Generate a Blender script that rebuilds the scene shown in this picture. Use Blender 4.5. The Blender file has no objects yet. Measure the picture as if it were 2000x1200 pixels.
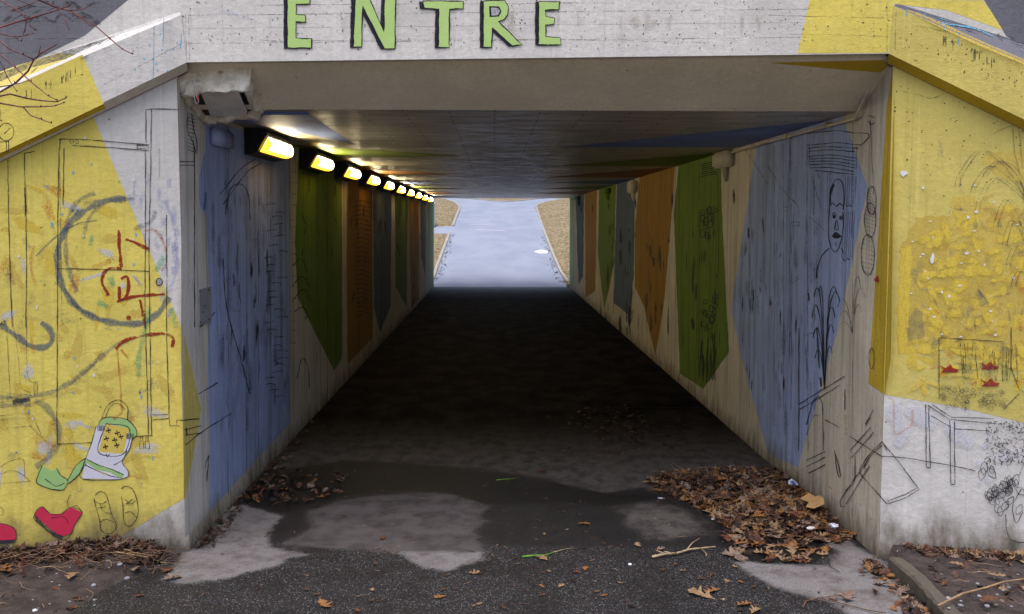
import bpy, bmesh, math, random
import numpy as np
from mathutils import Vector, Matrix, noise as mnoise
from mathutils.geometry import tessellate_polygon
random.seed(7); rr = random.random; ru = random.uniform
C = bpy.context.scene.collection
sc = bpy.context.scene

# ------------------------------------------------------------------ camera
FPX = 1946.0; CAMZ = 1.74; PITCH, YAW, ROLL = .0861, .0176, .0015
cy, sy, cp, sp, cr, sr = math.cos(YAW), math.sin(YAW), math.cos(PITCH), math.sin(PITCH), math.cos(ROLL), math.sin(ROLL)
FW = Vector((sy*cp, cy*cp, -sp)); r0 = Vector((cy, -sy, 0)); u0 = r0.cross(FW)
RT = cr*r0 + sr*u0; UP = -sr*r0 + cr*u0
EYE = Vector((0, 0, CAMZ))
cam = bpy.data.cameras.new('camera'); co = bpy.data.objects.new('camera', cam); C.objects.link(co)
m = Matrix((RT, UP, -FW)).transposed().to_4x4(); m.translation = EYE; co.matrix_world = m
cam.sensor_width = 36; cam.lens = 36*FPX/2000; cam.clip_start = .05; cam.clip_end = 3000
sc.camera = co

# ------------------------------------------------------------------ light
SUN_EL, SUN_ROT = math.radians(72), math.radians(200)
w = bpy.data.worlds.new('World'); sc.world = w; w.use_nodes = True
nt = w.node_tree; bg = nt.nodes['Background']; sky = nt.nodes.new('ShaderNodeTexSky')
sky.sky_type = 'NISHITA'; sky.sun_disc = False; sky.sun_elevation = SUN_EL; sky.sun_rotation = SUN_ROT
sky.air_density = 1.0; sky.dust_density = 4.0; sky.ozone_density = 1.0
nt.links.new(sky.outputs[0], bg.inputs[0]); bg.inputs[1].default_value = .13
sl = bpy.data.lights.new('sun', 'SUN'); sl.energy = 1.3; sl.angle = math.radians(70); sl.color = (1, .975, .97)
so = bpy.data.objects.new('sun', sl); C.objects.link(so)
sd = Vector((math.sin(SUN_ROT)*math.cos(SUN_EL), math.cos(SUN_ROT)*math.cos(SUN_EL), math.sin(SUN_EL)))
so.rotation_euler = sd.to_track_quat('Z', 'Y').to_euler()
sc.view_settings.view_transform = 'Standard'; sc.view_settings.look = 'None'
sc.view_settings.gamma = 1; sc.view_settings.exposure = .70
sc.cycles.transparent_max_bounces = 24; sc.cycles.max_bounces = 8; sc.cycles.diffuse_bounces = 4

# ------------------------------------------------------------------ measured dimensions (metres)
XL, XR, H, YE = -1.610, 1.985, 2.337, 26.4
YL, YR = 5.16, 4.985            # front corners of the tunnel walls
YB = 5.457                      # where the haunch meets the ceiling
A15 = math.radians(15)

def ray(u, v): return (FW + RT*((u-1000)/FPX) - UP*((v-600)/FPX))
class Surf:
    def __init__(s, o, n): s.o = Vector(o); s.n = Vector(n).normalized()
    def pt(s, u, v, off=0):
        d = ray(u, v); t = (s.o + s.n*off - EYE).dot(s.n)/d.dot(s.n)
        return EYE + d*t
sLW = Surf((XL, 0, 0), (1, 0, 0)); sRW = Surf((XR, 0, 0), (-1, 0, 0)); sCE = Surf((0, 0, H), (0, 0, -1)); sFL = Surf((0, 0, 0), (0, 0, 1))
dl = Vector((-math.cos(A15), -math.sin(A15), 0)); dr = Vector((math.cos(A15), -math.sin(A15), 0))
CL = Vector((XL, YL, 0)); CR = Vector((XR, YR, 0))
sWL = Surf(CL, (dl.y, -dl.x, 0) if -dl.x < 0 else (-dl.y, dl.x, 0)); sWR = Surf(CR, (-abs(dr.y), -dr.x, 0))
sWL.n = Vector((math.sin(A15), -math.cos(A15), 0)); sWR.n = Vector((-math.sin(A15), -math.cos(A15), 0))
fd = Vector((XR-XL, YR-YL, 0)).normalized(); fn = Vector((fd.y, -fd.x, 0))
sFA = Surf(CL + fn*.06, fn)
FLp = sFA.pt(365, 122); FRp = sFA.pt(1736, 105)
sKL = Surf(FLp, sWL.n); sKR = Surf(FRp, sWR.n)

# ------------------------------------------------------------------ material tools
def srgb(r, g, b):
    f = lambda c: ((c/255+.055)/1.055)**2.4 if c > 10 else c/255/12.92
    return (f(r), f(g), f(b), 1)
class N:
    def __init__(s, name):
        s.m = bpy.data.materials.new(name); s.m.use_nodes = True; s.t = s.m.node_tree; s.t.nodes.clear()
        s.out = s.t.nodes.new('ShaderNodeOutputMaterial'); s.p = None
    def n(s, typ, **k):
        x = s.t.nodes.new(typ)
        for a, b in k.items(): setattr(x, a, b)
        return x
    def l(s, a, b): s.t.links.new(a, b)
    def put(s, sock, v):
        if hasattr(v, 'links') or isinstance(v, bpy.types.NodeSocket): s.l(v, sock)
        else: sock.default_value = v
    def pos(s):
        if not s.p: s.p = s.n('ShaderNodeNewGeometry').outputs['Position']
        return s.p
    def mapv(s, scale, src=None):
        x = s.n('ShaderNodeMapping'); s.l(src or s.pos(), x.inputs[0]); x.inputs['Scale'].default_value = scale; return x.outputs[0]
    def noise(s, scale, sc3=(1, 1, 1), detail=4, rough=.55, src=None, dist=0):
        x = s.n('ShaderNodeTexNoise'); s.l(s.mapv(sc3, src), x.inputs['Vector'])
        x.inputs['Scale'].default_value = scale; x.inputs['Detail'].default_value = detail; x.inputs['Roughness'].default_value = rough
        x.inputs['Distortion'].default_value = dist
        return x.outputs[0]
    def vor(s, scale, sc3=(1, 1, 1), feat='F1', out=0, src=None):
        x = s.n('ShaderNodeTexVoronoi', feature=feat); s.l(s.mapv(sc3, src), x.inputs['Vector']); x.inputs['Scale'].default_value = scale
        return x.outputs[out]
    def mr(s, v, a, b, c=0, d=1, smooth=True):
        x = s.n('ShaderNodeMapRange'); x.interpolation_type = 'SMOOTHSTEP' if smooth else 'LINEAR'
        s.l(v, x.inputs[0])
        for i, q in enumerate((a, b, c, d)): x.inputs[i+1].default_value = q
        return x.outputs[0]
    def math(s, op, a, b=0, c=0):
        x = s.n('ShaderNodeMath', operation=op); s.put(x.inputs[0], a); s.put(x.inputs[1], b)
        if op in ('MULTIPLY_ADD',): s.put(x.inputs[2], c)
        return x.outputs[0]
    def mix(s, f, a, b, mode='MIX'):
        x = s.n('ShaderNodeMix', data_type='RGBA', blend_type=mode); s.put(x.inputs[0], f); s.put(x.inputs[6], a); s.put(x.inputs[7], b); return x.outputs[2]
    def z(s):
        x = s.n('ShaderNodeSeparateXYZ'); s.l(s.pos(), x.inputs[0]); return x.outputs
    def bump(s, h, dist=.002, strength=1, prev=None):
        x = s.n('ShaderNodeBump'); s.l(h, x.inputs['Height']); x.inputs['Distance'].default_value = dist; x.inputs['Strength'].default_value = strength
        if prev: s.l(prev, x.inputs['Normal'])
        return x.outputs[0]
    def bsdf(s, col, rough=.8, normal=None, spec=.5, alpha=None, metal=0):
        b = s.n('ShaderNodeBsdfPrincipled'); s.put(b.inputs['Base Color'], col); s.put(b.inputs['Roughness'], rough)
        b.inputs['Specular IOR Level'].default_value = spec; b.inputs['Metallic'].default_value = metal
        if normal: s.l(normal, b.inputs['Normal'])
        if alpha is not None: s.l(alpha, b.inputs['Alpha'])
        s.l(b.outputs[0], s.out.inputs[0]); return s.m

def concrete(name, col, style='wing', rough=.85, stain=1.0, dark=.55):
    """painted or raw concrete; style: wing / board (tunnel walls) / fascia / top"""
    s = N(name); g = lambda k: tuple(c*k for c in col[:3]) + (1,)
    c = s.mix(s.mr(s.noise(2.1, detail=5), .35, .7), g(.84), g(1.06)); c = s.mix(s.mr(s.noise(5, (1, 1, .6), detail=7, rough=.7), .5, .72, 0, .35), c, tuple(min(1, q*.8+.14) for q in col[:3])+(1,))
    c = s.mix(s.mr(s.noise(45, detail=3), .3, .7, 0, .5), c, g(.8), 'MIX')
    # vertical rain streaks
    st = s.noise(1, (38, 38, 1.3) if style != 'board' else (0, 26, .5), detail=5, rough=.65)
    c = s.mix(s.mr(st, .5, .78, 0, .42*stain), c, g(dark))
    lt = s.noise(1, (55, 55, 1.1) if style != 'board' else (0, 60, .35), detail=3)
    c = s.mix(s.mr(lt, .58, .75, 0, .3), c, tuple(min(1, q*1.15+.05) for q in col[:3]) + (1,))
    if style == 'board':
        c = s.mix(s.mr(s.noise(1, (0, 9, .6), detail=7, rough=.7), .45, .66, 0, .62), c, g(.42)); c = s.mix(s.mr(s.noise(4, (1, 1, .5), detail=7, rough=.72), .52, .7, 0, .4), c, tuple(q*.45+.05 for q in col[:3])+(1,))
        c = s.mix(s.mr(s.noise(1, (0, 16, 1.1), detail=6, rough=.75), .56, .7, 0, .4), c, tuple(min(1, q*.8+.17) for q in col[:3])+(1,))
    # pock holes
    v = s.vor(13 if style != 'fascia' else 11); rv = s.vor(13 if style != 'fascia' else 11, out=1)
    sel = s.n('ShaderNodeSeparateColor'); s.l(rv, sel.inputs[0])
    hole = s.math('MULTIPLY', s.mr(v, .035, .075, 1, 0), s.math('GREATER_THAN', sel.outputs[0], .62))
    c = s.mix(s.math('MULTIPLY', hole, .8), c, g(.25))
    # splash dirt along the foot
    Z = s.z()
    d = s.math('ADD', Z[2], s.math('MULTIPLY_ADD', s.noise(1, (9, 9, 4), detail=6, rough=.65), .5, -.27 if style != 'board' else -.17))
    c = s.mix(s.mr(d, .02, .30, .85*stain, 0), c, srgb(96, 84, 66))
    c = s.mix(s.mr(d, -.02, .10, .6*stain, 0), c, srgb(52, 46, 38))
    gr = s.noise(160, detail=2); md = s.noise(28, detail=4)
    h = s.math('ADD', s.math('MULTIPLY', gr, .5), s.math('MULTIPLY', md, 1.1))
    h = s.math('SUBTRACT', h, s.math('MULTIPLY', hole, 1.4))
    if style == 'board':
        bd = s.noise(1, (0, 34, .25), detail=3, rough=.7); h = s.math('ADD', h, s.math('MULTIPLY', bd, 2.4))
    if style == 'fascia':
        bd = s.noise(1, (1.2, 1.2, 9), detail=5, rough=.7); h = s.math('ADD', h, s.math('MULTIPLY', bd, .8))
    return s.bsdf(c, rough, s.bump(h, .0035, .9), .35)

SOFT = ('dusk', 'smear', 'lavender', 'faint', 'patch', 'lichen', 'teal', 'greyed', 'bright')
def paint(name, col, cover=.5, fine=1, rough=.75, op=1.0):
    """dry brushed paint stroke: ribbon uv (u along, v across) breaks it up"""
    s = N(name); uv = s.n('ShaderNodeUVMap').outputs[0]
    sx = s.n('ShaderNodeSeparateXYZ'); s.l(uv, sx.inputs[0])
    n1 = s.noise(1, (3, 9 if any(k_ in name for k_ in SOFT) else 40, 1), detail=4, rough=.7, src=uv)
    n2 = s.noise(90*fine, detail=3, rough=.7); n3 = s.noise(9, detail=3)
    e = s.math('POWER', s.math('ABSOLUTE', sx.outputs[1]), 4)
    a = s.math('ADD', s.math('MULTIPLY', n1, .45), s.math('MULTIPLY', n2, .65))
    a = s.math('ADD', a, s.math('MULTIPLY_ADD', n3, .2, .15) if any(k_ in name for k_ in SOFT) else s.math('MULTIPLY', n3, .5))
    a = s.math('SUBTRACT', a, s.math('MULTIPLY', e, .35))
    fr = s.n('ShaderNodeAttribute'); fr.attribute_name = 'fray'; a = s.math('SUBTRACT', a, s.math('MULTIPLY', fr.outputs['Fac'], .42))
    sf = .17 if any(k_ in name for k_ in SOFT) else .02
    al = s.mr(a, 1.05-cover*.55-sf, 1.17-cover*.55+sf, 0, op)
    c = s.mix(s.noise(20), tuple(q*.8 for q in col[:3])+(1,), col)
    return s.bsdf(c, rough, s.bump(n2, .002, .6), .3, al)

def plain(name, col, rough=.7, var=.25, scale=30, metal=0, bump=.001, spec=.4):
    s = N(name); nz = s.noise(scale, detail=4)
    c = s.mix(s.mr(nz, .3, .7), tuple(q*(1-var) for q in col[:3])+(1,), tuple(min(1, q*(1+var)) for q in col[:3])+(1,))
    return s.bsdf(c, rough, s.bump(nz, bump, 1), spec, metal=metal)

WHITE = srgb(216, 212, 208); OFF = srgb(212, 203, 186); YEL = srgb(232, 212, 104); YELD = srgb(214, 197, 108)
BLU = srgb(166, 184, 230); GRN = srgb(104, 130, 28); ORG = srgb(158, 118, 30); GBL = srgb(88, 104, 126); PGR = srgb(160, 190, 140)
M = {}
for st in ('wing', 'board', 'fascia'):
    for k, c in dict(white=WHITE, off=OFF, yellow=YEL, yellowd=YELD, blue=BLU, green=GRN, orange=ORG, greyblue=GBL, palegreen=PGR, grey=srgb(112, 112, 122), ochre=srgb(196, 166, 40)).items():
        M[st, k] = concrete('%s_%s' % (st, k), c, st)
M['topstain'] = concrete('weathered_top', srgb(92, 92, 96), 'wing', dark=.5)
M['lip'] = concrete('lip', srgb(212, 204, 190), 'fascia')
M['haunch'] = concrete('haunch', srgb(228, 219, 198), 'top', stain=.6)
M['haunchblue'] = concrete('haunch_blue', srgb(118, 138, 200), 'top', stain=.5)
M['ink'] = paint('ink', srgb(22, 22, 28), 0.92, 1.5, .75, 0.82)
M['inkthin'] = paint('ink_thin', srgb(40, 40, 48), 0.8, 1.5, .75, 0.85)
M['inkfull'] = paint('ink_full', srgb(24, 24, 40), 0.86, 1.2, .75, 0.92)
M['inksoft'] = paint('ink_soft', srgb(62, 62, 72), 0.66, 1.5, .75, 0.62)
M['navy'] = paint('navy_brush', srgb(36, 42, 74), 0.7, 1, .75, 0.75)
M['dusk'] = paint('dusk_blue', srgb(72, 104, 136), 0.8, 1, .75, 0.6)
M['duskfaint'] = paint('dusk_faint', srgb(104, 112, 128), 0.66, 1, .75, 0.5)
M['red'] = paint('red_brush', srgb(158, 44, 24), 0.74, 1, .75, 0.9)
M['redfaint'] = paint('red_faint', srgb(196, 96, 40), 0.55, 1, .75, 0.7)
M['orangef'] = paint('orange_smear', srgb(214, 130, 50), 0.5, 1, .75, 0.6)
M['teal'] = paint('teal_smear', srgb(96, 190, 140), 0.55, 1, .75, 0.7)
M['skyb'] = paint('sky_blue_drip', srgb(104, 188, 224), 0.66, 1, .75, 0.9)
M['cobalt'] = paint('cobalt', srgb(24, 96, 168), 0.5, 2, .75, 0.8)
M['green_letter'] = paint('letter_green', srgb(186, 218, 132), 1.12, 1)
M['shoe'] = paint('shoe_red', srgb(214, 50, 84), 1.3, 1)
M['bagwhite'] = paint('bag_white', srgb(222, 220, 232), 1.3, 1)
M['mint'] = paint('mint', srgb(164, 202, 130), 1.2, 1)
M['yelbright'] = paint('yellow_bright', srgb(240, 212, 86), 0.85, 1, .75, 0.85)
M['yelpatch'] = paint('yellow_patch', srgb(234, 208, 104), 0.8, 1, .75, 0.8)
M['yelsmear'] = paint('yellow_smear', srgb(226, 196, 90), 0.66, 1, .75, 0.7)
M['greysmear'] = paint('grey_smear', srgb(150, 148, 120), 0.42, 1, .75, 0.5)
M['greysm2'] = paint('grey_smear_two', srgb(140, 140, 128), 0.6, 1, .75, 0.5)
M['whitespot'] = paint('white_spot', srgb(236, 234, 236), .85, 2)
M['purple'] = paint('purple_smear', srgb(110, 70, 130), 0.42, 1, .75, 0.7)
M['magenta'] = paint('magenta', srgb(206, 40, 100), 0.5, 1, .75, 0.8)
M['lime'] = paint('lime', srgb(170, 200, 60), 0.45, 1, .75, 0.7)
M['whitepatch'] = paint('white_patch', srgb(226, 226, 236), 0.72, 1, .75, 0.75)
M['lavender'] = paint('lavender', srgb(180, 184, 222), 0.55, 1, .75, 0.6)
M['slate'] = paint('slate_smear', srgb(70, 80, 106), 0.5, 1, .75, 0.6)
M['greenink'] = paint('green_ink', srgb(26, 62, 40), 0.6, 1, .75, 0.8)
M['joint'] = paint('joint_line', srgb(70, 64, 56), 0.6, 1, .75, 0.5)
M['jointwhite'] = paint('joint_white', srgb(220, 214, 206), .7, 1)
M['wallsmear'] = paint('wall_smear', srgb(120, 132, 170), 0.45, 1, .75, 0.55)
M['tan'] = paint('tan_smear', srgb(170, 156, 130), 0.42, 1, .75, 0.5)
M['soot'] = paint('soot', srgb(10, 10, 10), 0.75, 1, .75, 0.8)
M['lichen'] = paint('lichen', srgb(70, 72, 76), 0.6, .7, .75, 0.8)

# ------------------------------------------------------------------ mesh tools
def tag(o, label=None, cat=None, group=None, kind=None):
    if label: o['label'] = label
    if cat: o['category'] = cat
    if group: o['group'] = group
    if kind: o['kind'] = kind
    return o
def link(name, me, parent=None):
    o = bpy.data.objects.new(name, me); C.objects.link(o)
    if parent: o.parent = parent
    return o
def empty(name, loc=(0, 0, 0)):
    o = bpy.data.objects.new(name, None); C.objects.link(o); o.location = loc; return o

class Canvas:
    """collects faces with material slots; paint marks lie a hair proud of their surface"""
    def __init__(s): s.v = []; s.f = []; s.mi = []; s.uv = []; s.en = {}; s.mats = []; s.k = 0
    def slot(s, m):
        if m not in s.mats: s.mats.append(m)
        return s.mats.index(m)
    def face(s, pts, m, uv=None):
        b = len(s.v); s.v += [tuple(p) for p in pts]; s.f.append(tuple(range(b, b+len(pts)))); s.mi.append(s.slot(m))
        s.uv += list(uv) if uv else [(0, 0)]*len(pts)
    def ngon(s, pts, m, n=None):
        pts = [Vector(p) for p in pts]; tri = tessellate_polygon([pts])
        for t in tri:
            q = [pts[i] for i in t]
            if n is not None and (q[1]-q[0]).cross(q[2]-q[0]).dot(n) < 0: q = [q[0], q[2], q[1]]
            s.face(q, m)
    def off(s): s.k += 1; return .0007 + s.k*.000012
    def box(s, a, b, m):
        x0, y0, z0 = a; x1, y1, z1 = b
        P = [(x0,y0,z0),(x1,y0,z0),(x1,y1,z0),(x0,y1,z0),(x0,y0,z1),(x1,y0,z1),(x1,y1,z1),(x0,y1,z1)]
        for q in ((0,3,2,1),(4,5,6,7),(0,1,5,4),(1,2,6,5),(2,3,7,6),(3,0,4,7)): s.face([P[i] for i in q], m)
    def hexa(s, P, m):
        for q in ((0,3,2,1),(4,5,6,7),(0,1,5,4),(1,2,6,5),(2,3,7,6),(3,0,4,7)): s.face([P[i] for i in q], m)
    def poly(s, S, px, m, wob=0):
        if wob:
            q = []
            for i, a in enumerate(px):
                b = px[(i+1) % len(px)]; L = math.dist(a, b); n = max(1, int(L/9))
                for j in range(n):
                    t = j/n; q.append((a[0]+(b[0]-a[0])*t+ru(-wob, wob), a[1]+(b[1]-a[1])*t+ru(-wob, wob)))
            px = q
        o = s.off(); s.ngon([S.pt(u, v, o) for u, v in px], m, S.n)
    def stroke(s, S, px, wd, m, wob=.35, smooth=True, taper=False, xs=1):
        """ribbon along photo-measured points, laid onto surface S; xs squeezes width across for oblique walls"""
        P = [Vector((a, b)) for a, b in px]; q = []
        if smooth and len(P) > 2:
            E = [P[0]*2-P[1]] + P + [P[-1]*2-P[-2]]
            for i in range(1, len(E)-2):
                n = max(2, int((E[i+1]-E[i]).length/6))
                for j in range(n):
                    t = j/n; a, b, c, d = E[i-1:i+3]
                    q.append(.5*((2*b)+(-a+c)*t+(2*a-5*b+4*c-d)*t*t+(-a+3*b-3*c+d)*t**3))
            q.append(P[-1])
        else:
            for i in range(len(P)-1):
                n = max(1, int((P[i+1]-P[i]).length/10))
                for j in range(n): q.append(P[i].lerp(P[i+1], j/n))
            q.append(P[-1])
        o = s.off(); L = []; R = []; U = []; acc = 0; ph = rr()*50
        for i, p in enumerate(q):
            d = (q[min(i+1, len(q)-1)]-q[max(i-1, 0)])
            if d.length < 1e-6: d = Vector((1, 0))
            d.normalize(); nn = Vector((-d.y*xs, d.x))
            if nn.length < .35: nn = nn.normalized()*.35
            h = wd/2*(1+.25*math.sin(ph+i*.9))
            if taper: h *= max(.55, 1-.5*abs(2*i/(len(q)-1)-1)**3)
            w_ = Vector((ru(-wob, wob), ru(-wob, wob)))
            L.append(S.pt(*(p+w_+nn*h), o)); R.append(S.pt(*(p+w_-nn*h), o))
            if i: acc += (q[i]-q[i-1]).length/60
            U.append(acc+ph)
        for i in range(len(q)-1):
            f = [L[i], L[i+1], R[i+1], R[i]]; uv = [(U[i], 1), (U[i+1], 1), (U[i+1], -1), (U[i], -1)]
            if (f[1]-f[0]).cross(f[2]-f[0]).dot(S.n) < 0: f.reverse(); uv.reverse()
            b0 = len(s.v); s.face(f, m, uv)
            if taper:
                for kk, (uu, _) in enumerate(uv): s.en[b0+kk] = max(0, abs(2*(uu-U[0])/(U[-1]-U[0]+1e-9)-1)-.35)/.65
    def ell(s, S, cx, cy, rx, ry, wd, m, a0=0, a1=360, rot=0, xs=1):
        n = 16; r = math.radians(rot); P = []
        for i in range(n+1):
            a = math.radians(a0+(a1-a0)*i/n); x, y = rx*math.cos(a), ry*math.sin(a)
            P.append((cx+x*math.cos(r)-y*math.sin(r), cy+x*math.sin(r)+y*math.cos(r)))
        s.stroke(S, P, wd, m, wob=.2, xs=xs)
    def disc(s, S, cx, cy, rx, ry, m, n=10, jag=.25):
        s.poly(S, [(cx+rx*math.cos(6.283*i/n)*(1+ru(-jag, jag)), cy+ry*math.sin(6.283*i/n)*(1+ru(-jag, jag))) for i in range(n)], m)
    def build(s, name, parent=None, smooth=False):
        me = bpy.data.meshes.new(name); me.from_pydata(s.v, [], s.f)
        for m in s.mats: me.materials.append(m)
        me.polygons.foreach_set('material_index', s.mi)
        uv = me.uv_layers.new(name='UVMap'); arr = np.zeros(len(s.v)*2, dtype=np.float32)
        li = np.zeros(len(me.loops), dtype=np.int32); me.loops.foreach_get('vertex_index', li)
        U = np.array(s.uv, dtype=np.float32); uv.data.foreach_set('uv', U[li].ravel())
        if s.en:
            at_ = me.attributes.new('fray', 'FLOAT', 'POINT'); fa = np.zeros(len(s.v), dtype=np.float32)
            for kk, vv in s.en.items(): fa[kk] = vv
            at_.data.foreach_set('value', fa)
        if smooth: me.shade_smooth()
        me.update(); return link(name, me, parent)
    def curve(s, pts, radii, m, seg=6, caps=True):
        pts = [Vector(p) for p in pts]; rings = []
        up = Vector((0, 0, 1))
        for i, p in enumerate(pts):
            d = (pts[min(i+1, len(pts)-1)]-pts[max(i-1, 0)]).normalized()
            a = d.cross(up if abs(d.z) < .9 else Vector((1, 0, 0))).normalized(); b = d.cross(a)
            r = radii[i] if isinstance(radii, (list, tuple)) else radii
            rings.append([p+(a*math.cos(6.283*k/seg)+b*math.sin(6.283*k/seg))*r for k in range(seg)])
        base = len(s.v); si = s.slot(m)
        for R in rings:
            s.v += [tuple(x) for x in R]; s.uv += [(0, 0)]*seg
        for i in range(len(rings)-1):
            for k in range(seg):
                a = base+i*seg+k; b = base+i*seg+(k+1) % seg
                s.f.append((a, b, b+seg, a+seg)); s.mi.append(si)
        if caps:
            s.f.append(tuple(base+k for k in reversed(range(seg)))); s.mi.append(si)
            s.f.append(tuple(base+(len(rings)-1)*seg+k for k in range(seg))); s.mi.append(si)

# ================================================================== WING WALLS
def on_line(S, a, b, k):   # world point on S beyond photo point b by k metres along a->b
    A, B = S.pt(*a), S.pt(*b); return B+(B-A).normalized()*k
def wing(side):
    L = side == 'L'; S = sWL if L else sWR; K = sKL if L else sKR
    c0 = CL if L else CR; d = dl if L else dr; col = 'yellow' if L else 'yellowd'
    c = Canvas()
    tf = [K.pt(354, 29), on_line(K, (354, 31), (0, 181), 1.6)] if L else [K.pt(1746, 12), on_line(K, (1746, 13), (2000, 122), 1.6)]
    lf = [FLp.copy(), on_line(K, (362, 127), (0, 300), 1.6)] if L else [FRp.copy(), on_line(K, (1740, 113), (2000, 238), 1.6)]
    # wall body
    topc = lf[0].z+.05; end = lf[1]; Lw = (end-c0).dot(d); zt = end.z+.05
    p0 = c0.copy(); p1 = c0+d*Lw; back = -S.n*.34
    bx = (0.34)
    f = [p0+Vector((0, 0, -.2)), p1+Vector((0, 0, -.2)), p1+Vector((0, 0, zt)), p0+Vector((0, 0, topc))]
    g = [q+back for q in f]
    m = M['wing', 'white']
    c.ngon(f, m, S.n); c.ngon(g, m, -S.n); c.face([f[1], g[1], g[2], f[2]], m); c.face([f[3], f[2], g[2], g[3]], m)
    c.face([f[0], f[3], g[3], g[0]], m)
    k = Canvas(); mk = M['wing', 'white' if L else 'yellowd']; mk0 = M['fascia', 'white'] if L else M['fascia', 'yellow']
    fascia_back = lambda u, v: sFA.pt(u, v, -.002)
    tb = [fascia_back(351, 22), None] if L else [fascia_back(1755, 4), None]
    q = fascia_back(0, 138) if L else fascia_back(2000, 80)
    tb[1] = q+(q-tb[0]).normalized()*1.6
    dz = Vector((0, 0, -.035)); inw = -K.n*.06
    lw = [lf[0]+dz+inw, lf[1]+dz+inw]
    bk = [lw[0]-K.n*.1, lw[1]-K.n*.3]
    k.ngon([lf[0], lf[1], tf[1], tf[0]], mk0 if L else M['fascia', 'yellowd'], K.n)
    k.ngon([tf[0], tf[1], tb[1], tb[0]], M['wing', 'white'] if L else M['wing', 'grey'], Vector((0, -.3, 1)))
    k.ngon([lf[0], lf[1], lw[1], lw[0]], M['lip'] if L else M['fascia', 'ochre'], Vector((0, 0, -1)))
    k.ngon([tf[1], lf[1], lw[1], bk[1], tb[1]], M['wing', 'grey'])
    k.ngon([lw[0], lw[1], bk[1], bk[0]], M['wing', 'grey'])
    return c, k
def uv_of(P): d = Vector(P)-EYE; z = d.dot(FW); return (1000+FPX*d.dot(RT)/z, 600-FPX*d.dot(UP)/z)
def wing_end(side):
    L = side == 'L'; K = sKL if L else sKR; e = on_line(K, (362, 127), (0, 300), 1.6) if L else on_line(K, (1740, 113), (2000, 238), 1.6)
    c0 = CL if L else CR; d = dl if L else dr; w_ = (e-c0).dot(d)-.004; p = c0+d*w_; return [uv_of((p.x, p.y, z)) for z in (e.z+.04, 0)]
# ---- left wing
c, k = wing('L'); S = sWL; K = sKL
_e = wing_end('L'); c.poly(S, [_e[0], _e[1], (178, 1084), (359.5, 974), (357, 655), (352, 633), (181, 226), (120, 230)], M['wing', 'yellow'])
k.poly(K, [(-700, 480), (-700, 660), (0, 300), (203, 203), (161, 107), (0, 180)], M['fascia', 'yellow'])
# yellow under the coping edge
BE = Surf(FLp, (0, -.5, -.87))
T = Surf(sKL.pt(354, 31), Vector((0, 0, 1)))
# coping top: plane through its four corners
a_, b_, c_ = sKL.pt(354, 31), sKL.pt(0, 181), sFA.pt(0, 139); T = Surf(a_, (b_-a_).cross(c_-a_)); T.n = -T.n if T.n.z < 0 else T.n
k.poly(T, [(-300, 330), (0, 177), (158, 108), (100, 103), (60, 118), (-300, 255)], M['wing', 'yellowd'])
k.poly(T, [(-200, 262), (0, 160), (60, 133), (130, 115), (160, 100), (225, 70), (190, 72), (120, 95), (60, 120), (0, 143), (-200, 220)], M['lichen'])
for _ in range(26):
    x = ru(-20, 330); y = 181-x*.424-ru(2, 14+(.05*(330-x))); k.stroke(T, [(x, y), (x+ru(20, 60), y-ru(9, 26))], ru(1, 4), random.choice([M['lichen'], M['tan'], M['inksoft']]), taper=True)
P, I = M['inkthin'], M['inksoft']
def lines(cv, S, L, w=2.2, m=None, **kw):
    for q in L: cv.stroke(S, q, w, m or P, smooth=kw.get('smooth', False), wob=kw.get('wob', .5), xs=kw.get('xs', 1))
_l0, _l1 = FLp.copy(), on_line(sKL, (362, 127), (0, 300), 1.6); LP_ = Surf(_l0, (_l1-_l0).cross(Vector((0, 0, -.035))-sKL.n*.06)); LP_.n = -LP_.n if LP_.n.y > 0 else LP_.n
k.poly(LP_, [(202, 203.5), (0, 300), (-300, 446), (-300, 472), (0, 309), (206, 212)], M['fascia', 'ochre'])
# grime and brush fields on the yellow
for _ in range(150):
    x, y = ru(-20, 320), ru(330, 930)
    if x > 120+(y-200)*.36: continue
    m_ = random.choice(['yelpatch', 'yelpatch', 'yelsmear', 'yelsmear', 'greysmear', 'greysmear', 'greysmear', 'whitepatch', 'yelbright', 'orangef'])
    a = ru(-.5, .5)+(0 if rr() < .4 else 1.4); l = ru(30, 95)
    c.stroke(S, [(x, y), (x+l*math.cos(a), y+l*math.sin(a))], ru(8, 26), M[m_], taper=True)
for _ in range(40):
    x, y = ru(225, 345), ru(300, 620)
    if x < 215+(y-330)*.42: continue
    c.stroke(S, [(x, y), (x+ru(-10, 10), y+ru(30, 60))], ru(6, 16), M['lavender'], taper=True)
# big dusky ring and arcs
c.stroke(S, [(246, 388), (205, 392), (172, 408), (140, 432), (116, 475), (112, 520), (122, 560), (148, 598), (188, 622), (235, 632), (280, 630), (312, 608), (330, 580)], 14, M['dusk'])
c.stroke(S, [(114, 470), (126, 560), (160, 606), (215, 626), (262, 631)], 9, M['slate'], taper=True)
c.stroke(S, [(185, 376), (150, 395), (132, 430), (128, 470), (132, 520), (150, 570)], 11, M['duskfaint'])
c.stroke(S, [(262, 388), (228, 390), (196, 402), (172, 430), (163, 466)], 9, M['duskfaint'])
c.stroke(S, [(70, 500), (110, 462), (150, 438), (190, 430)], 3, M['dusk'])
c.stroke(S, [(302, 410), (296, 432), (262, 448)], 13, M['slate'])
c.stroke(S, [(320, 390), (340, 440), (345, 520), (330, 570)], 9, M['lavender'])
c.stroke(S, [(0, 634), (30, 655), (60, 676), (88, 678), (102, 664), (98, 645), (80, 630)], 13, M['dusk'])
c.stroke(S, [(0, 636), (12, 628)], 12, M['navy'])
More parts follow.
